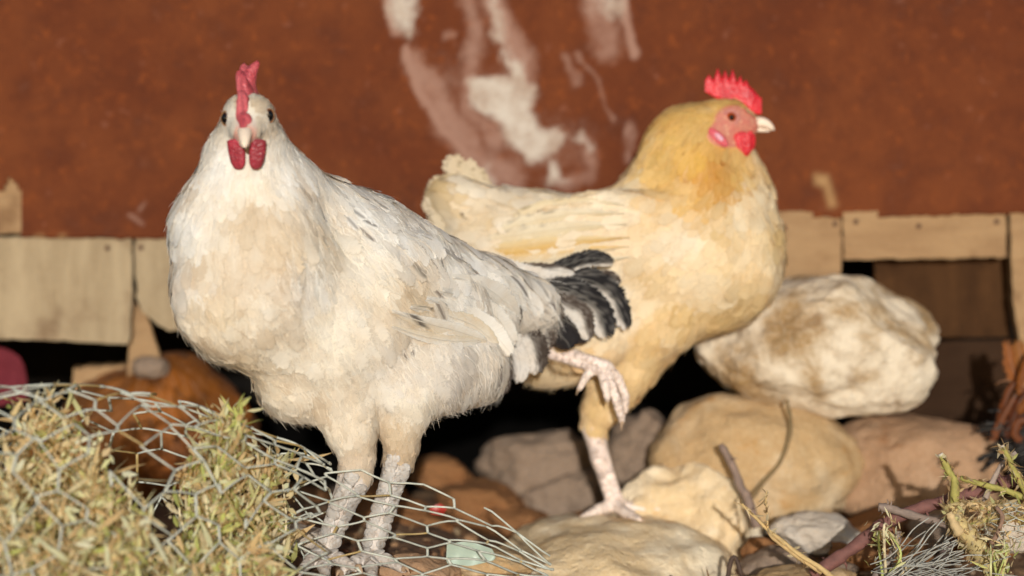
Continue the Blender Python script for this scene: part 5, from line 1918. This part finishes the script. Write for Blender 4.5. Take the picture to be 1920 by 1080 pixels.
stem('grey_twig', 'short forked grey twig standing below the red branch', [(1640, 1085, 10), (1668, 1050, 10), (1680, 1020, 10), (1684, 996, 10)], 9, 7, lin(150, 134, 122), 16, thorns=4, seed=9, cat='twig')
stem('grey_twig', 'dim grey twig bending behind the wire tangle', [(1700, 1090, 80), (1760, 1050, 82), (1785, 1010, 84), (1800, 980, 86)], 9, 8, lin(104, 88, 82), 16, seed=10, cat='twig')
stem('grey_twig', 'pale grey twig rising behind the green shoots at right', [(1840, 950, 60), (1860, 905, 62), (1880, 870, 64), (1905, 848, 66)], 6, 4, lin(168, 150, 136), 16, seed=11, cat='twig')
stem('brown_twig', 'thin brown twig hooked beside the round white stone', [(1858, 1020, -30), (1870, 1000, -32), (1880, 970, -32), (1868, 950, -30)], 5, 4, lin(140, 110, 90), 14, seed=12, cat='twig')
stem('blurred_twig', 'upright grey twig in front of the rounded tan boulder', [(1420, 990, 430), (1402, 940, 440), (1380, 890, 450), (1352, 832, 455)], 12, 7, lin(140, 118, 104), 18, thorns=3, seed=13, cat='twig')
stem('blurred_twig', 'curved olive twig lying on the rounded tan boulder', [(1404, 940, 520), (1430, 905, 530), (1465, 862, 540), (1482, 800, 545), (1474, 750, 550)], 5.5, 4, lin(128, 106, 70), 20, seed=14, cat='twig')
st = stem('dry_stalk', 'long thin straw stalk slanting to the bottom edge at right', [(1600, 1110, -20), (1530, 1060, -10), (1460, 1010, 0), (1415, 970, 6), (1390, 945, 8)], 5.5, 2.5, lin(206, 176, 120), 26, peel=26, seed=15, cat='stalk')
stem('side_stalk', '', [(1540, 1075, -8), (1490, 1040, -4), (1450, 1010, 0), (1440, 990, 2)], 4, 3, lin(190, 160, 110), 16, peel=16, seed=17, parent=st)
stem('side_stalk', '', [(1440, 992, 2), (1438, 960, 4), (1436, 935, 6), (1438, 920, 8)], 1.8, 1, lin(206, 176, 120), 14, peel=16, seed=18, parent=st)
stem('dark_twig', 'small dark broken twig on the honey coloured rock at the bottom edge', [(1362, 1100, 140), (1368, 1060, 138), (1378, 1044, 136), (1392, 1080, 134)], 5, 4, lin(80, 62, 50), 14, seed=19, cat='twig')
weed((1668, 1095, -30), 110, 24, 4, 16, .5, 'small leafy dry weed at the bottom edge below the grey twig', 351, 0, .55, None)
weed((1870, 1120, -60), 80, 60, 5, 14, .3, 'dry weed crumbs at the foot of the cut green stem', 352, 0, .5, None)


# ------------------------------------------------------------------ litter and the heap at the right edge
def cloth(name, label, poly, d, mat, fold, cat):
    P = np.array(poly, float)
    cx, cy = P.mean(0)
    nr, nc = 14, 26
    V = []
    ring = []
    seg = np.vstack([P, P[:1]])
    L = np.concatenate([[0], np.cumsum(np.linalg.norm(np.diff(seg, axis=0), axis=1))])
    for t in np.linspace(0, L[-1], nc):
        ring.append([np.interp(t, L, seg[:, 0]), np.interp(t, L, seg[:, 1])])
    ring = np.array(ring)
    for th in (0, 5):
        for k in np.linspace(0, 1, nr):
            q = np.array([cx, cy]) + (ring - [cx, cy]) * k
            for p in q:
                V.append(W(p[0], p[1], d + th + fold * math.sin(p[0] * .09 + p[1] * .03) + fold * .6 * math.sin(p[1] * .11)))
    n = nr * nc
    F = grid_faces(nr, nc)
    e = np.arange(nc - 1) + (nr - 1) * nc
    rim = np.stack([e, e + 1, e + 1 + n, e + n], -1)
    return tag(mk(name, np.array(V), [F, F[:, ::-1] + n, rim], mat), label, cat)


cloth('cloth_scrap', 'pink red cloth scrap hanging in the dark at the left edge', [(-60, 640), (6, 652), (34, 664), (48, 690), (54, 750), (20, 758), (-60, 770)], DW + 60, mat_plain('pink_cloth', lin(140, 40, 54, .5), .9, .2, 90, .5), 8, 'cloth')
cloth('plastic_scrap', 'pale green plastic scrap on the ground under the netting end', [(838, 1020), (880, 1014), (925, 1030), (930, 1050), (880, 1062), (836, 1056)], 40, mat_plain('green_plastic', lin(184, 200, 182, .9), .35, .15, 60, .3), 6, 'plastic scrap')
cloth('plastic_scrap', 'tiny red plastic scrap behind the netting end', [(806, 952), (826, 944), (838, 954), (830, 966), (808, 964)], 420, mat_plain('red_plastic', lin(190, 50, 34), .4, .15, 60, .3), 4, 'plastic scrap')


def heap():
    """tattered orange and black heap that enters the picture at the right edge"""
    rg = np.random.default_rng(77)
    d = 640
    root = empty('tattered_heap', W(1920, 900, d), 'tattered heap of orange and black shreds at the right edge', 'heap')
    o, V, F = rock('core', (1960, 830, d + 30), (104, 80, 84), mat_plain('charred', lin(34, 28, 26), .8, .5, 80, .9), None, 91, 5, .35, 4, 2.2)
    o.parent = root
    o.matrix_parent_inverse.identity()
    o.location = np.array(o.location) - np.array(root.location)
    oc = [lin(156, 92, 40), lin(122, 68, 36), lin(164, 108, 58), lin(98, 52, 30)]
    strips = [([(1935, 760), (1910, 720), (1896, 680), (1888, 632)], 36, 0), ([(1950, 740), (1925, 700), (1912, 660), (1908, 634)], 34, 2), ([(1930, 730), (1900, 716), (1880, 714), (1864, 722)], 22, 2),
              ([(1920, 700), (1894, 730), (1880, 770), (1866, 820)], 26, 1), ([(1945, 720), (1915, 750), (1900, 785), (1880, 830)], 26, 3), ([(1905, 740), (1885, 775), (1872, 800), (1856, 836)], 20, 1),
              ([(1940, 790), (1912, 790), (1904, 815), (1920, 828)], 22, 1), ([(1960, 700), (1940, 730), (1920, 760), (1905, 775)], 26, 0), ([(1950, 650), (1930, 670), (1918, 700), (1910, 740)], 26, 0)]
    for k, (p, wd, ci) in enumerate(strips):
        big_feather('shred', root, [(x, y, d - 40 - 6 * k + 8 * i) for i, (x, y) in enumerate(p)], wd, lambda u, v, g, c=oc[ci]: c[None] * (1 + .25 * np.sin(u * 9)[:, None] * .5) * g.uniform(.7, 1.1, (len(u), 1)), seed=500 + k, soft=.7, turn=rg.normal(0, .5), nr=18, nc=9, cup=.04)
    bk = lin(32, 27, 25)
    for k in range(46):
        x, y = rg.uniform(1865, 1960), rg.uniform(770, 860)
        a = rg.uniform(2.4, 4.0)
        ln = rg.uniform(20, 50)
        q = [(x + ln * t * math.cos(a), y + ln * t * (math.sin(a) * .5 + .35 * t), d - 40 + rg.uniform(-20, 20)) for t in (0, .4, .75, 1)]
        big_feather('black_shred', root, q, rg.uniform(8, 18), lambda u, v, g: np.repeat(bk[None], len(u), 0) * g.uniform(.6, 1.3, (len(u), 1)), seed=600 + k, soft=.5, turn=rg.normal(0, .7), nr=10, nc=5, cup=.04)


heap()


def nails():
    """rusty nail heads in the boards"""
    m = mat_plain('rusty_nail', lin(84, 52, 36), .7, .4, 400, .6)
    V0, F0 = ico(2)
    for o in list(C.objects):
        if o.name.split('.')[0] != 'board':
            continue
        vs = [o.matrix_basis @ v.co for v in o.data.vertices]
        x0, x1 = min(v.x for v in vs), max(v.x for v in vs)
        z1 = max(v.z for v in vs)
        y0 = min(v.y for v in vs)
        for k, fx in enumerate((.08, .46, .93)):
            p = np.array([x0 + (x1 - x0) * fx, y0, z1 - .013 - .004 * (k % 2)])
            n_ = mk('nail_head', V0 * np.array([.0026, .0012, .0026]) + p, F0, m, o)


nails()
